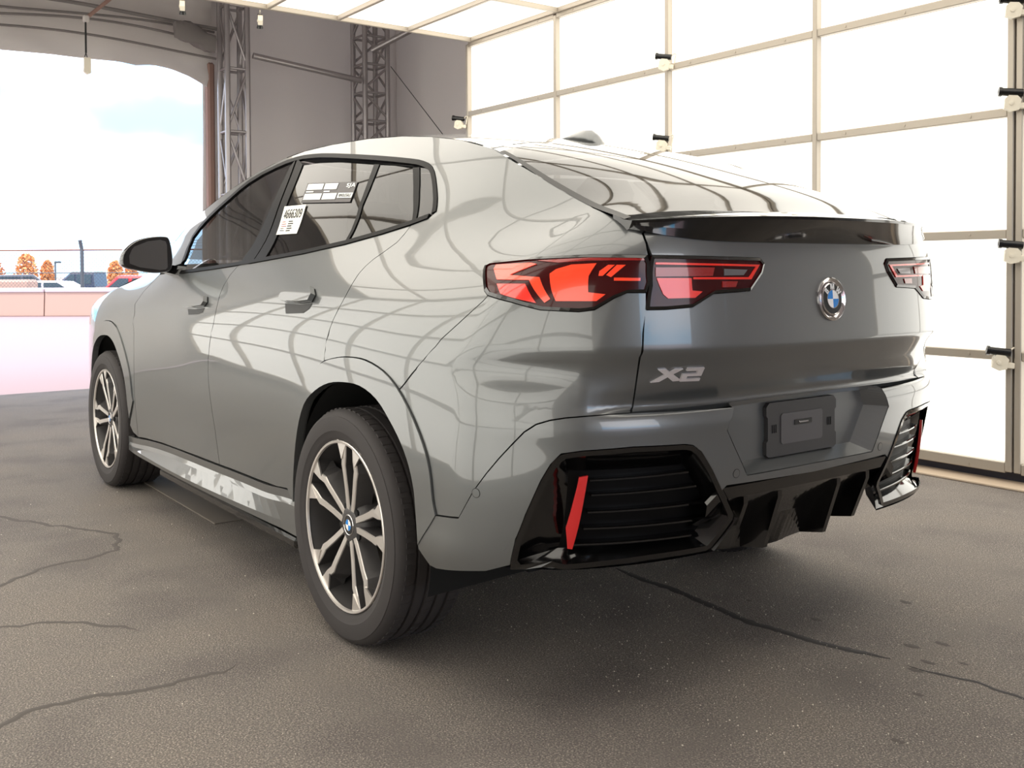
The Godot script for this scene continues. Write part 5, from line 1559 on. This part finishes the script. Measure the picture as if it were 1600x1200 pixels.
func make_tent() -> void:
	var H := 5.0
	var X := 7.3
	# ground inside
	var mb := MB.new()
	mb.box(Vector3(0.1, -0.1, -0.5), Vector3(14.2, 0.2, 8.4))
	structure("floor", mb, M.asphalt, "dark speckled asphalt floor of the tent")
	# front wall beside and above the opening, side walls, rear wall with its opening, roof
	var o := structure("wall_front", sheet(Vector3(X, 0, 1.2), Vector3(X, 0, 3.6), Vector3(X, H, 3.6), Vector3(X, H, 1.2), 0.02, Vector3(-1, 0, 0), 0.10, 3), M.fabric, "grey tent fabric wall right of the opening")
	part(o, "wall_cloth", sheet(Vector3(X, 0, -4.6), Vector3(X, 0, -1.3), Vector3(X, H, -1.3), Vector3(X, H, -4.6), 0.02, Vector3(-1, 0, 0), 0.05, 4), M.fabric)
	part(o, "wall_cloth", sheet(Vector3(X + 0.15, 3.3, -4.6), Vector3(X + 0.15, 3.3, 1.4), Vector3(X + 0.15, H, 1.4), Vector3(X + 0.15, H, -4.6), 0.02, Vector3(-1, 0, 0), 0.05, 5), M.fabric)
	structure("wall_side", sheet(Vector3(X + 0.15, 0, 3.45), Vector3(-7.0, 0, 3.45), Vector3(-7.0, H, 3.45), Vector3(X + 0.15, H, 3.45), 0.02, Vector3(0, 0, -1), 0.03, 6), M.fabric, "grey tent fabric wall behind the right truss tower")
	structure("wall_side", sheet(Vector3(X, 0, -4.6), Vector3(-7.0, 0, -4.6), Vector3(-7.0, H, -4.6), Vector3(X, H, -4.6), 0.02, Vector3(0, 0, 1), 0.03, 7), M.fabric, "grey tent fabric wall on the left, behind the booth")
	o = structure("wall_rear", sheet(Vector3(-7, 0, 1.3), Vector3(-7, 0, 3.45), Vector3(-7, H, 3.45), Vector3(-7, H, 1.3), 0.02, Vector3(1, 0, 0), 0.04, 8), M.fabric, "grey tent fabric wall behind the camera, with an opening")
	part(o, "wall_cloth", sheet(Vector3(-7, 0, -4.6), Vector3(-7, 0, -1.6), Vector3(-7, H, -1.6), Vector3(-7, H, -4.6), 0.02, Vector3(1, 0, 0), 0.04, 9), M.fabric)
	part(o, "wall_cloth", sheet(Vector3(-7, 3.1, -1.6), Vector3(-7, 3.1, 1.3), Vector3(-7, H, 1.3), Vector3(-7, H, -1.6), 0.02, Vector3(1, 0, 0), 0.04, 10), M.fabric)
	structure("roof", sheet(Vector3(X + 0.2, H, -4.6), Vector3(X + 0.2, H, 3.45), Vector3(-7, H, 3.45), Vector3(-7, H, -4.6), 0.03, Vector3(0, -1, 0), 0.03, 11), M.fabric, "pale translucent tent fabric roof")
	# brown edge of the opening
	mb = MB.new()
	mb.box(Vector3(X - 0.08, 1.6, 1.255), Vector3(0.10, 3.2, 0.075), Basis(), 0.02)
	structure("trim_3", mb, M.fabric_brown, "brown fabric edge of the tent opening")
	# valance over the opening: a slack cloth with a wavy lower hem, hung in folds from a sleeve
	var hem := [[-4.6, 3.05], [-2.5, 3.06], [-0.666, 3.088], [-0.354, 3.099], [0.027, 3.106], [0.369, 3.1], [0.527, 3.087], [0.60, 3.100], [0.696, 3.113], [0.88, 3.087], [1.036, 3.036], [1.182, 2.97], [1.26, 2.93]]
	var f := FastNoiseLite.new()
	f.seed = 21
	f.frequency = 0.8
	mb = MB.new()
	var rings := []
	var backs := []
	for i in 61:
		var z := lerpf(-4.6, 1.26, pow(i / 60.0, 0.6))
		var y0 := 3.05
		for k in hem.size() - 1:
			if z >= hem[k][0] and z <= hem[k + 1][0]:
				y0 = lerpf(hem[k][1], hem[k + 1][1], (z - hem[k][0]) / (hem[k + 1][0] - hem[k][0]))
		var ring := []
		var back := []
		for j in 13:
			var t := j / 12.0
			var y := lerpf(y0, 3.95, t)
			# two tubes of gathered cloth lie across the top half
			var fold := 0.05 * maxf(0.0, sin((t - 0.28) * 22.0)) if t > 0.28 else 0.0
			var x := X - 0.10 - fold - 0.05 * f.get_noise_2d(z * 1.6, y * 3.0) - 0.04 * t
			ring.append(Vector3(x, y, z))
			back.append(Vector3(x + 0.012, y, z))
		rings.append(ring)
		backs.append(back)
	var s0: Vector3 = (rings[1][0] - rings[0][0]).cross(rings[0][1] - rings[0][0])
	mb.loft(rings, false, false, 1 if s0.x < 0.0 else -1)
	mb.loft(backs, false, false, -1 if s0.x < 0.0 else 1)
	single("valance", mb, M.fabric, "slack grey fabric valance across the top of the tent opening", "valance")
	# cables draped over the valance, and the dark roll beside the truss
	var drape := [[3.43, 3.40, 3.46, 0.02], [3.36, 3.30, 3.36, 0.05], [3.27, 3.34, 3.22, 0.03], [3.52, 3.45, 3.50, 0.04]]
	for k in drape.size():
		mb = MB.new()
		var path := []
		for s in 25:
			var t := s / 24.0
			path.append(Vector3(X - 0.27 - 0.02 * k, lerpf(drape[k][0], drape[k][2], t) - drape[k][3] * sin(PI * t * 2.0) + 0.02 * sin(t * 9.0 + k), lerpf(-3.0, 1.24, t)))
		mb.tube(path, 0.012 if k < 3 else 0.018, 7)
		single("cable", mb, M.fabric_dark, ["thin grey cable draped along the upper valance", "sagging grey cable in the middle of the valance", "lowest grey cable looped along the valance", "thicker grey cable at the top of the valance"][k], "cable")
	for q in [[3.42, 0.10, 1.02, "dark bundled cloth hung against the left truss tower"]]:
		mb = MB.new()
		var path := []
		var rr := []
		for s in 9:
			var t := s / 8.0
			var ring := []
			for a in 14:
				var an := TAU * a / 14.0
				var r: float = q[1] * (0.75 + 0.25 * sin(PI * t)) * (1.0 + 0.25 * sin(an * 3.0 + t * 7.0))
				ring.append(Vector3(X - 0.42 + cos(an) * r * 0.6, q[0] + sin(an) * r - 0.10 * t, lerpf(q[2] - 0.22, q[2] + 0.17, t)))
			rr.append(ring)
		mb.loft(rr, true, true)
		single("cloth_bundle", mb, M.fabric_dark, q[3], "cloth")
	# lamp on a strap, hanging from a pole in the opening
	var t := thing("hanging_lamp", "small lamp hanging on a strap from a pink pole in the tent opening", "lamp", Vector3.ZERO)
	mb = MB.new()
	mb.tube([Vector3(6.5, 3.315, -0.075), Vector3(6.5, 3.52, 0.135)], 0.016, 8)
	part(t, "pole", mb, M.fabric_brown)
	mb = MB.new()
	mb.box(Vector3(6.5, 3.30, -0.085), Vector3(0.05, 0.06, 0.05), Basis(), 0.01)
	part(t, "clamp", mb, M.fabric)
	mb = MB.new()
	mb.box(Vector3(6.5, 3.14, -0.089), Vector3(0.012, 0.27, 0.014))
	part(t, "strap", mb, M.wire)
	mb = MB.new()
	mb.tube([Vector3(6.5, 3.005, -0.089), Vector3(6.5, 2.95, -0.105)], 0.004, 6)
	mb.tube([Vector3(6.5, 3.005, -0.089), Vector3(6.5, 2.95, -0.075)], 0.004, 6)
	part(t, "hook", mb, M.wire)
	mb = MB.new()
	mb.prism([Vector2(-0.03, -0.05), Vector2(0.0, -0.075), Vector2(0.03, -0.06), Vector2(0.028, 0.07), Vector2(-0.026, 0.07)], Vector3(6.48, 2.885, -0.09), Basis(Vector3(0, 0, 1), Vector3(0, 1, 0), Vector3(-1, 0, 0)), 0.04)
	part(t, "lamp_body", mb, M.camera_shell)
	# towers
	truss_tower(Vector3(6.85, 0, 1.30), 0.205, 4.4, "grey box truss tower beside the tent opening", M.truss, M.truss, 0.62)
	truss_tower(Vector3(6.75, 0, 2.76), 0.27, 4.4, "wide box truss tower with many braces in the tent corner", M.truss, M.truss, 0.30)
	mb = MB.new()
	mb.tube([Vector3(6.80, 3.235, 1.545), Vector3(6.72, 3.10, 2.70)], 0.03, 10)
	single("brace_pole", mb, M.truss, "grey pole running between the two truss towers", "pole")
	mb = MB.new()
	mb.tube([Vector3(6.66, 3.42, 2.80), Vector3(5.75, 3.83, 3.40)], 0.03, 10)
	single("brace_pole", mb, M.truss, "pole slanting from the corner truss tower to the side wall", "pole")
	mb = MB.new()
	mb.tube([Vector3(6.80, 3.31, 3.10), Vector3(5.5, 2.418, 2.938), Vector3(4.84, 1.97, 2.835)], 0.004, 6)
	single("stay_wire", mb, M.wire, "thin dark wire slanting from the corner truss tower", "wire")
	# marks in the asphalt
	var lines := [
		["sealant", 0.017, "long dark sealed crack in the asphalt behind the car", [[0.049, 0.223], [-0.283, 0.216], [-0.642, 0.185], [-0.897, 0.22], [-1.055, 0.271]]],
		["sealant", 0.008, "thin dark crack in the asphalt towards the right corner", [[-1.11, 0.262], [-1.167, 0.273], [-1.274, 0.309], [-1.408, 0.311], [-1.7, 0.36]]],
		["crack_dust", 0.013, "hooked crack in the asphalt left of the rear wheel", [[1.0, -1.80], [1.206, -1.638], [1.327, -1.491], [1.356, -1.328], [1.41, -1.184], [1.666, -1.13], [1.875, -1.235], [2.059, -1.352], [2.288, -1.468], [2.5, -1.6]]],
		["crack_dust", 0.012, "winding crack in the asphalt near the bottom left corner", [[-0.05, -1.93], [0.004, -1.828], [0.044, -1.734], [0.065, -1.639], [0.005, -1.526], [0.016, -1.407], [-0.01, -1.28], [0.02, -1.225]]],
		["crack_dust", 0.010, "short curved crack in the asphalt at the left edge", [[0.8, -1.86], [0.752, -1.71], [0.692, -1.537], [0.459, -1.366]]],
	]
	var nz := FastNoiseLite.new()
	nz.seed = 8
	nz.frequency = 6.0
	for l in lines:
		mb = MB.new()
		var cv := Curve3D.new()
		for p in l[3]:
			cv.add_point(Vector3(p[0], 0, p[1]))
		var n := int(cv.get_baked_length() / 0.015)
		var prev := []
		for s in n + 1:
			var q := cv.sample_baked(cv.get_baked_length() * s / n)
			var q2 := cv.sample_baked(minf(cv.get_baked_length() * s / n + 0.01, cv.get_baked_length()))
			var q1 := cv.sample_baked(maxf(cv.get_baked_length() * s / n - 0.01, 0.0))
			var sd := (q2 - q1).cross(Vector3.UP).normalized()
			q += sd * (0.012 if l[0] == "sealant" else 0.03) * nz.get_noise_2d(q.x, q.z)
			var w: float = l[1] * (0.55 + 0.6 * absf(nz.get_noise_2d(q.x * 3.0 + 9.0, q.z * 3.0)) + 0.25) * minf(1.0, minf(s, n - s) / 6.0 + 0.1)
			var row := [q - sd * w + Vector3(0, 0.0002, 0), q + Vector3(0, 0.0012, 0), q + sd * w + Vector3(0, 0.0002, 0)]
			if prev.size() > 0:
				mb.quad(prev[0], row[0], row[1], prev[1], Vector3.UP)
				mb.quad(prev[1], row[1], row[2], prev[2], Vector3.UP)
			prev = row
		part(get_node("floor"), "crack", mb, M[l[0]], l[2])
	# dried oil drips
	var drips := [[-0.484, 0.341], [-0.731, 0.368], [-1.037, 0.406], [-1.13, 0.334], [-1.194, 0.404], [-1.139, 0.257], [-1.079, 0.494], [-1.231, 0.12], [-1.345, -0.152], [-0.808, 0.739]]
	for k in drips.size():
		mb = MB.new()
		var d: Array = drips[k]
		var c := Vector3(d[0], 0.0011, d[1])
		for a in 18:
			var p := []
			for q in 2:
				var an := TAU * (a + q) / 18.0
				var rr: float = (0.007 + 0.007 * absf(sin(k * 2.3))) * (1.0 + 0.5 * nz.get_noise_2d(cos(an) * 2.0 + k * 7.0, sin(an) * 2.0))
				p.append(Vector3(d[0] + cos(an) * rr * 1.7, 0.0002, d[1] + sin(an) * rr))
			mb.tri(c, p[0], p[1], Vector3.UP)
		part(get_node("floor"), "oil_drip", mb, M.crack_dust)
	mb = MB.new()
	mb.box(Vector3(2.1, 0.003, -0.50), Vector3(1.06, 0.006, 0.48), Basis(), 0.002)
	part(get_node("floor"), "floor_plate", mb, M.slab, "smooth rectangular plate under the car")
	# loose pale grit lying on the asphalt
	var mm := MultiMesh.new()
	mm.transform_format = MultiMesh.TRANSFORM_3D
	var g := MB.new()
	g.box(Vector3.ZERO, Vector3(1, 0.7, 0.8), Basis(), 0.3)
	mm.mesh = g.mesh()
	var rng := RandomNumberGenerator.new()
	rng.seed = 77
	var tr := []
	for k in 5200:
		var lane := k % 10 < 7   # most of it lies in the middle of the lane behind the car
		var x := rng.randf_range(-2.3, 0.2) if lane else rng.randf_range(-2.2, 2.6)
		var z := rng.randf_range(-0.5, 0.95) if lane else rng.randf_range(-2.2, 2.4)
		var s := 0.0016 + 0.0036 * pow(rng.randf(), 6.0)
		tr.append(Transform3D(Basis(Vector3.UP, rng.randf() * TAU).scaled(Vector3.ONE * s), Vector3(x, s * 0.3, z)))
	mm.instance_count = tr.size()
	for k in tr.size():
		mm.set_instance_transform(k, tr[k])
	var mi := MultiMeshInstance3D.new()
	mi.name = "grit"
	mi.multimesh = mm
	mi.material_override = M.grit
	add_child(mi)
	mi.set_meta("kind", "stuff")
	tag(mi, "pale grit scattered over the asphalt floor", "grit")

# ---------------------------------------------------------------- outside
func far_car(called: String, at: Vector3, turn: float, len_: float, prof: Array, win: Array, body_: Material, label: String, category: String) -> void:
	var t := thing(called, label, category, at)
	t.rotation.y = turn
	var w := 1.8
	var mb := MB.new()
	var rings := []
	for s in [[-0.5, 0.9], [-0.46, 0.985], [-0.2, 1.0], [0.2, 1.0], [0.46, 0.985], [0.5, 0.9]]:
		var ring := []
		for p in prof:
			ring.append(Vector3(p[0] * len_ * (0.98 + 0.02 * s[1]), 0.3 + (p[1] - 0.3) * s[1], s[0] * w * (1.0 if p[1] < 1.0 else 0.86)))
		rings.append(ring)
	mb.facets(rings, true, false)
	for e in [0, rings.size() - 1]:
		var pk := PackedVector2Array()
		for p in rings[e]:
			pk.append(Vector2(p.x, p.y))
		var tri := Geometry2D.triangulate_polygon(pk)
		for k in range(0, tri.size(), 3):
			mb.tri(rings[e][tri[k]], rings[e][tri[k + 1]], rings[e][tri[k + 2]], Vector3(0, 0, -1 if e == 0 else 1))
	part(t, "body", mb, body_)
	for s in [-1.0, 1.0]:
		for q in win:
			mb = MB.new()
			var pl := []
			for p in q:
				pl.append(Vector2(p[0] * len_, p[1]))
			mb.prism(pl, Vector3(0, 0, s * w * 0.43), Basis(Vector3(1, 0, 0), Vector3(0, 1, 0), Vector3(0, 0, s)), 0.02)
			part(t, "window", mb, M.far_glass)
		for x in [-0.31, 0.33]:
			mb = MB.new()
			mb.lathe([Vector2(0.34, -0.1), Vector2(0.34, 0.1), Vector2(0.2, 0.11), Vector2(0.0, 0.1)], Vector3(x * len_, 0.34, s * w * 0.46), Vector3(0, 0, s), 20)
			part(t, "wheel", mb, M.rubber)

func far_tree(at: Vector3, h: float, w: float, seed_: int, label: String) -> void:
	var t := thing("autumn_tree", label, "tree", at, "orange trees on the horizon")
	var mb := MB.new()
	mb.tube([Vector3.ZERO, Vector3(0.05, h * 0.4, 0), Vector3(0, h * 0.75, 0.05)], 0.12, 7)
	part(t, "trunk", mb, M.bark)
	var rng := RandomNumberGenerator.new()
	rng.seed = seed_
	mb = MB.new()
	for k in 900:
		var f := rng.randf()
		var y := h * (0.15 + 0.85 * f)
		var r := w * 0.5 * sqrt(rng.randf()) * sqrt(maxf(0.02, 1.0 - pow(absf(f - 0.3) / 0.72, 1.6)))
		var a := rng.randf() * TAU
		var c := Vector3(cos(a) * r, y, sin(a) * r)
		var u := Vector3(rng.randf_range(-1, 1), rng.randf_range(-1, 1), rng.randf_range(-1, 1)).normalized()
		var v := u.cross(Vector3(rng.randf_range(-1, 1), 1, rng.randf_range(-1, 1))).normalized()
		var s := 0.14 + 0.16 * rng.randf()
		mb.quad(c - u * s, c - v * s * 0.6, c + u * s, c + v * s * 0.6, u.cross(v))
	part(t, "crown", mb, M.leaf_orange)

func make_outside() -> void:
	var mb := MB.new()
	mb.box(Vector3(17.6, -0.16, 0), Vector3(20.8, 0.3, 120))
	structure("pavement", mb, M.pavement, "bright sunlit pavement outside the tent opening")
	mb = MB.new()
	mb.box(Vector3(-67.0, -0.2, 0), Vector3(120, 0.3, 160))
	structure("pavement", mb, M.pavement, "pavement behind the tent")
	mb = MB.new()
	mb.box(Vector3(178, -1.0, 0), Vector3(300, 0.4, 500))
	structure("ground_far", mb, M.field, "lower ground of the car park beyond the fence")
	for s in [[-4.7, -62.0], [3.5, 62.0]]:
		mb = MB.new()
		mb.box(Vector3(0.1, -0.17, (s[0] + s[1]) / 2.0), Vector3(14.2, 0.3, absf(s[1] - s[0])))
		structure("pavement", mb, M.pavement, "pavement beside the tent")
	# barrier row
	var dirv := Vector3(-0.64, 0, 0.768).normalized()
	var out := Vector3(-dirv.z, 0, dirv.x)
	if out.x > 0.0:
		out = -out
	var joint := Vector3(24.13, 0, 3.08)
	var names := ["barrier segment left of the visible joint", "barrier segment right of the visible joint, running behind the car", "third barrier segment from the left, hidden partly by the car", "far barrier segment hidden behind the car"]
	for k in 4:
		var c: Vector3 = joint + dirv * (3.0 * (k - 1) + 1.5)
		var t := thing("concrete_barrier", "pale concrete " + names[k], "barrier", c, "concrete barriers outside")
		var b := Basis(dirv, Vector3.UP, dirv.cross(Vector3.UP))
		var prof := [Vector2(-0.24, 0.0), Vector2(-0.24, 0.03), Vector2(-0.20, 0.58), Vector2(0.20, 0.58), Vector2(0.24, 0.03), Vector2(0.24, 0.0)]
		mb = MB.new()
		mb.prism(prof, -dirv * 1.485, Basis(b.z, Vector3.UP, dirv), 2.97)
		part(t, "barrier_body", mb, M.barrier)
		mb = MB.new()
		mb.box(Vector3(0, 0.635, 0), Vector3(2.97, 0.11, 0.46), b, 0.02)
		part(t, "barrier_cap", mb, M.barrier_cap)
	# fence
	var f := thing("chain_fence", "chain-link fence with barbed wire behind the concrete barriers", "fence", Vector3(26.06, -0.02, 4.31))
	for k in range(-3, 4):
		mb = MB.new()
		mb.tube([dirv * 5.2 * k, dirv * 5.2 * k + Vector3(0, 1.70, 0), dirv * 5.2 * k + out * 0.1 + Vector3(0, 1.97, 0)], 0.05, 8)
		part(f, "post", mb, M.fence)
	mb = MB.new()
	mb.tube([dirv * -15.6 + Vector3(0, 1.70, 0), dirv * 15.6 + Vector3(0, 1.70, 0)], 0.022, 6)
	part(f, "top_rail", mb, M.fence_rust)
	mb = MB.new()
	mb.tube([dirv * -15.6 + Vector3(0, 1.08, 0), dirv * 15.6 + Vector3(0, 1.08, 0)], 0.014, 6)
	part(f, "middle_rail", mb, M.fence)
	for y in [1.80, 1.88, 1.95]:
		mb = MB.new()
		mb.tube([dirv * -15.6 + out * 0.05 + Vector3(0, y, 0), dirv * 15.6 + out * 0.05 + Vector3(0, y, 0)], 0.006, 5)
		part(f, "barbed_wire", mb, M.fence)
	mb = MB.new()
	for k in 180:
		for s in [-1.0, 1.0]:
			var p: Vector3 = dirv * (-12.0 + k * 0.1)
			var q: Vector3 = p + dirv * s * 1.6 + Vector3(0, 1.66, 0)
			mb.tube([p + Vector3(0, 0.04, 0), q], 0.004, 3, false)
	part(f, "chain_link", mb, M.fence).set_meta("kind", "stuff")
	# parked vehicles, standing on the lower ground
	var turn := atan2(-dirv.z, dirv.x)
	var pick := [[-0.5, 0.45], [-0.5, 1.02], [-0.17, 1.06], [-0.155, 1.86], [0.07, 1.88], [0.20, 1.22], [0.44, 1.12], [0.5, 0.95], [0.5, 0.42], [0.0, 0.36]]
	var car_p := [[-0.5, 0.42], [-0.49, 0.95], [-0.36, 1.04], [-0.2, 1.42], [0.08, 1.45], [0.24, 1.02], [0.45, 0.88], [0.5, 0.7], [0.5, 0.38], [0.0, 0.3]]
	var suv := [[-0.5, 0.42], [-0.5, 1.1], [-0.42, 1.66], [0.06, 1.7], [0.2, 1.14], [0.45, 1.0], [0.5, 0.8], [0.5, 0.4], [0.0, 0.32]]
	far_car("pickup_truck", Vector3(55.74, -0.79, 11.19), turn + PI, 5.6, pick, [[[-0.135, 1.2], [0.01, 1.2], [0.01, 1.72], [-0.135, 1.72]], [[0.03, 1.2], [0.155, 1.2], [0.07, 1.72], [0.03, 1.72]]], M.far_navy, "dark blue pickup truck parked beyond the fence", "truck")
	far_car("sedan", Vector3(49.48, -0.79, 8.1), turn + PI, 4.4, car_p, [[[-0.3, 1.05], [-0.04, 1.05], [-0.04, 1.36], [-0.19, 1.36]], [[-0.01, 1.05], [0.19, 1.05], [0.07, 1.36], [-0.01, 1.36]]], M.far_white, "pale lilac car parked in front of the pickup truck", "car")
	far_car("parked_suv", Vector3(66.5, -0.79, 10.3), turn + 0.5, 4.7, suv, [[[-0.4, 1.15], [-0.1, 1.15], [-0.1, 1.56], [-0.38, 1.56]], [[-0.06, 1.15], [0.15, 1.15], [0.04, 1.56], [-0.06, 1.56]]], M.far_grey, "dark grey car parked left of the pickup truck", "car")
	far_car("red_car", Vector3(44.9, -0.79, 10.7), turn + PI, 4.4, suv, [[[-0.4, 1.15], [-0.1, 1.15], [-0.1, 1.56], [-0.38, 1.56]], [[-0.06, 1.15], [0.15, 1.15], [0.04, 1.56], [-0.06, 1.56]]], M.far_red, "red car parked beyond the fence beside the mirror", "car")
	far_car("silver_car", Vector3(62.5, -0.79, 18.0), turn, 4.6, car_p, [[[-0.3, 1.05], [-0.04, 1.05], [-0.04, 1.36], [-0.19, 1.36]], [[-0.01, 1.05], [0.19, 1.05], [0.07, 1.36], [-0.01, 1.36]]], M.far_white, "white car parked behind the bed of the pickup truck", "car")
	mb = MB.new()
	mb.box(Vector3.ZERO, Vector3(2.6, 1.65, 0.6), Basis(dirv, Vector3.UP, dirv.cross(Vector3.UP)), 0.08)
	single("concrete_block", mb, M.barrier, "low pale concrete block beyond the fence at the left edge", "block", Vector3(34.9, 0.005, 3.6))
	# trees and a light pole
	var td := [[120.4, 16.2, 3.2, 3.0, "wide orange tree at the left edge of the horizon"], [118.0, 19.4, 3.5, 2.6, "tallest pointed orange tree on the horizon"], [119.5, 21.9, 2.8, 1.6, "small orange tree right of the pointed one"], [112.1, 27.4, 2.7, 1.9, "orange tree rising behind the red car"], [113.7, 29.5, 2.5, 1.6, "smallest orange tree beside the mirror"]]
	for k in td.size():
		far_tree(Vector3(td[k][0], -0.82, td[k][1]), td[k][2] + 0.3, td[k][3], 40 + k, td[k][4])
	var lp := thing("light_pole", "thin light pole standing behind the fence", "pole", Vector3(83.7, -0.82, 15.4))
	mb = MB.new()
	mb.tube([Vector3.ZERO, Vector3(0, 2.6, 0)], 0.07, 8)
	part(lp, "mast", mb, M.fence)
	mb = MB.new()
	mb.box(Vector3(-0.12, 2.66, 0.16), Vector3(0.3, 0.16, 0.5), Basis(), 0.04)
	part(lp, "lamp_head", mb, M.fence)

func make_sky() -> Sky:
	var w := 768
	var h := 384
	var im := Image.create(w, h, false, Image.FORMAT_RGBF)
	var n1 := FastNoiseLite.new()
	n1.seed = 4
	n1.frequency = 1.15
	n1.fractal_octaves = 5
	n1.domain_warp_enabled = true
	n1.domain_warp_amplitude = 0.25
	n1.domain_warp_frequency = 1.2
	for j in h:
		var up := (0.5 - (j + 0.5) / h) * PI
		for i in w:
			var a := ((i + 0.5) / w) * TAU
			var d := Vector3(cos(up) * sin(a), sin(up), cos(up) * cos(a))
			var e := maxf(d.y, 0.0)
			var c := n1.get_noise_3d(d.x * 1.3, d.y * 4.2, d.z * 1.3)
			var k := smoothstep(-0.40, 0.0, c)
			k *= lerpf(0.3, 1.0, smoothstep(0.015, 0.13, e))
			var blue := Color(0.56, 1.62, 2.6).lerp(Color(0.36, 0.8, 1.7), smoothstep(0.0, 0.55, e))
			var cloud := Color(2.6, 2.55, 2.65)
			im.set_pixel(i, j, blue.lerp(cloud, k) * SKY)
	var s := Sky.new()
	var pm := PanoramaSkyMaterial.new()
	pm.panorama = ImageTexture.create_from_image(im)
	s.sky_material = pm
	return s

const SKY := 1.5

func _ready() -> void:
	# camera: principal point 145 px above the middle of the picture
	var cam := Camera3D.new()
	cam.name = "camera"
	add_child(cam)
	var f := Vector3(0.80573148, -0.02201148, 0.59187184)
	var r := Vector3(-0.59208862, -0.00446649, 0.80586048)
	cam.transform = Transform3D(Basis(r, r.cross(f), -f), Vector3(-2.65978, 1.10771, -2.23150))
	cam.projection = Camera3D.PROJECTION_FRUSTUM
	cam.near = 0.1
	cam.far = 1000.0
	cam.size = 0.1 * 1200.0 / 1546.2133
	cam.frustum_offset = Vector2(0, 0.1 * -145.395 / 1546.2133)
	cam.current = true
	# sky and exposure
	var we := WorldEnvironment.new()
	we.name = "environment"
	var env := Environment.new()
	env.background_mode = Environment.BG_SKY
	env.sky = make_sky()
	env.tonemap_mode = Environment.TONE_MAPPER_LINEAR
	env.tonemap_exposure = 1.0
	env.sdfgi_enabled = true
	env.ssao_enabled = true
	env.ssil_enabled = true
	we.environment = env
	add_child(we)
	var sun := DirectionalLight3D.new()
	sun.name = "sun"
	sun.light_energy = 1.6
	sun.light_color = Color(1.0, 0.94, 0.88)
	sun.light_angular_distance = 0.53
	sun.shadow_enabled = true
	add_child(sun)
	sun.look_at_from_position(Vector3(0.6, 8.0, -5.0), Vector3.ZERO)
	prepare()
	YCM = nat2(YCX, YCY)
	make_materials()
	make_tent()
	make_booth()
	make_car()
	make_stickers()
	make_outside()
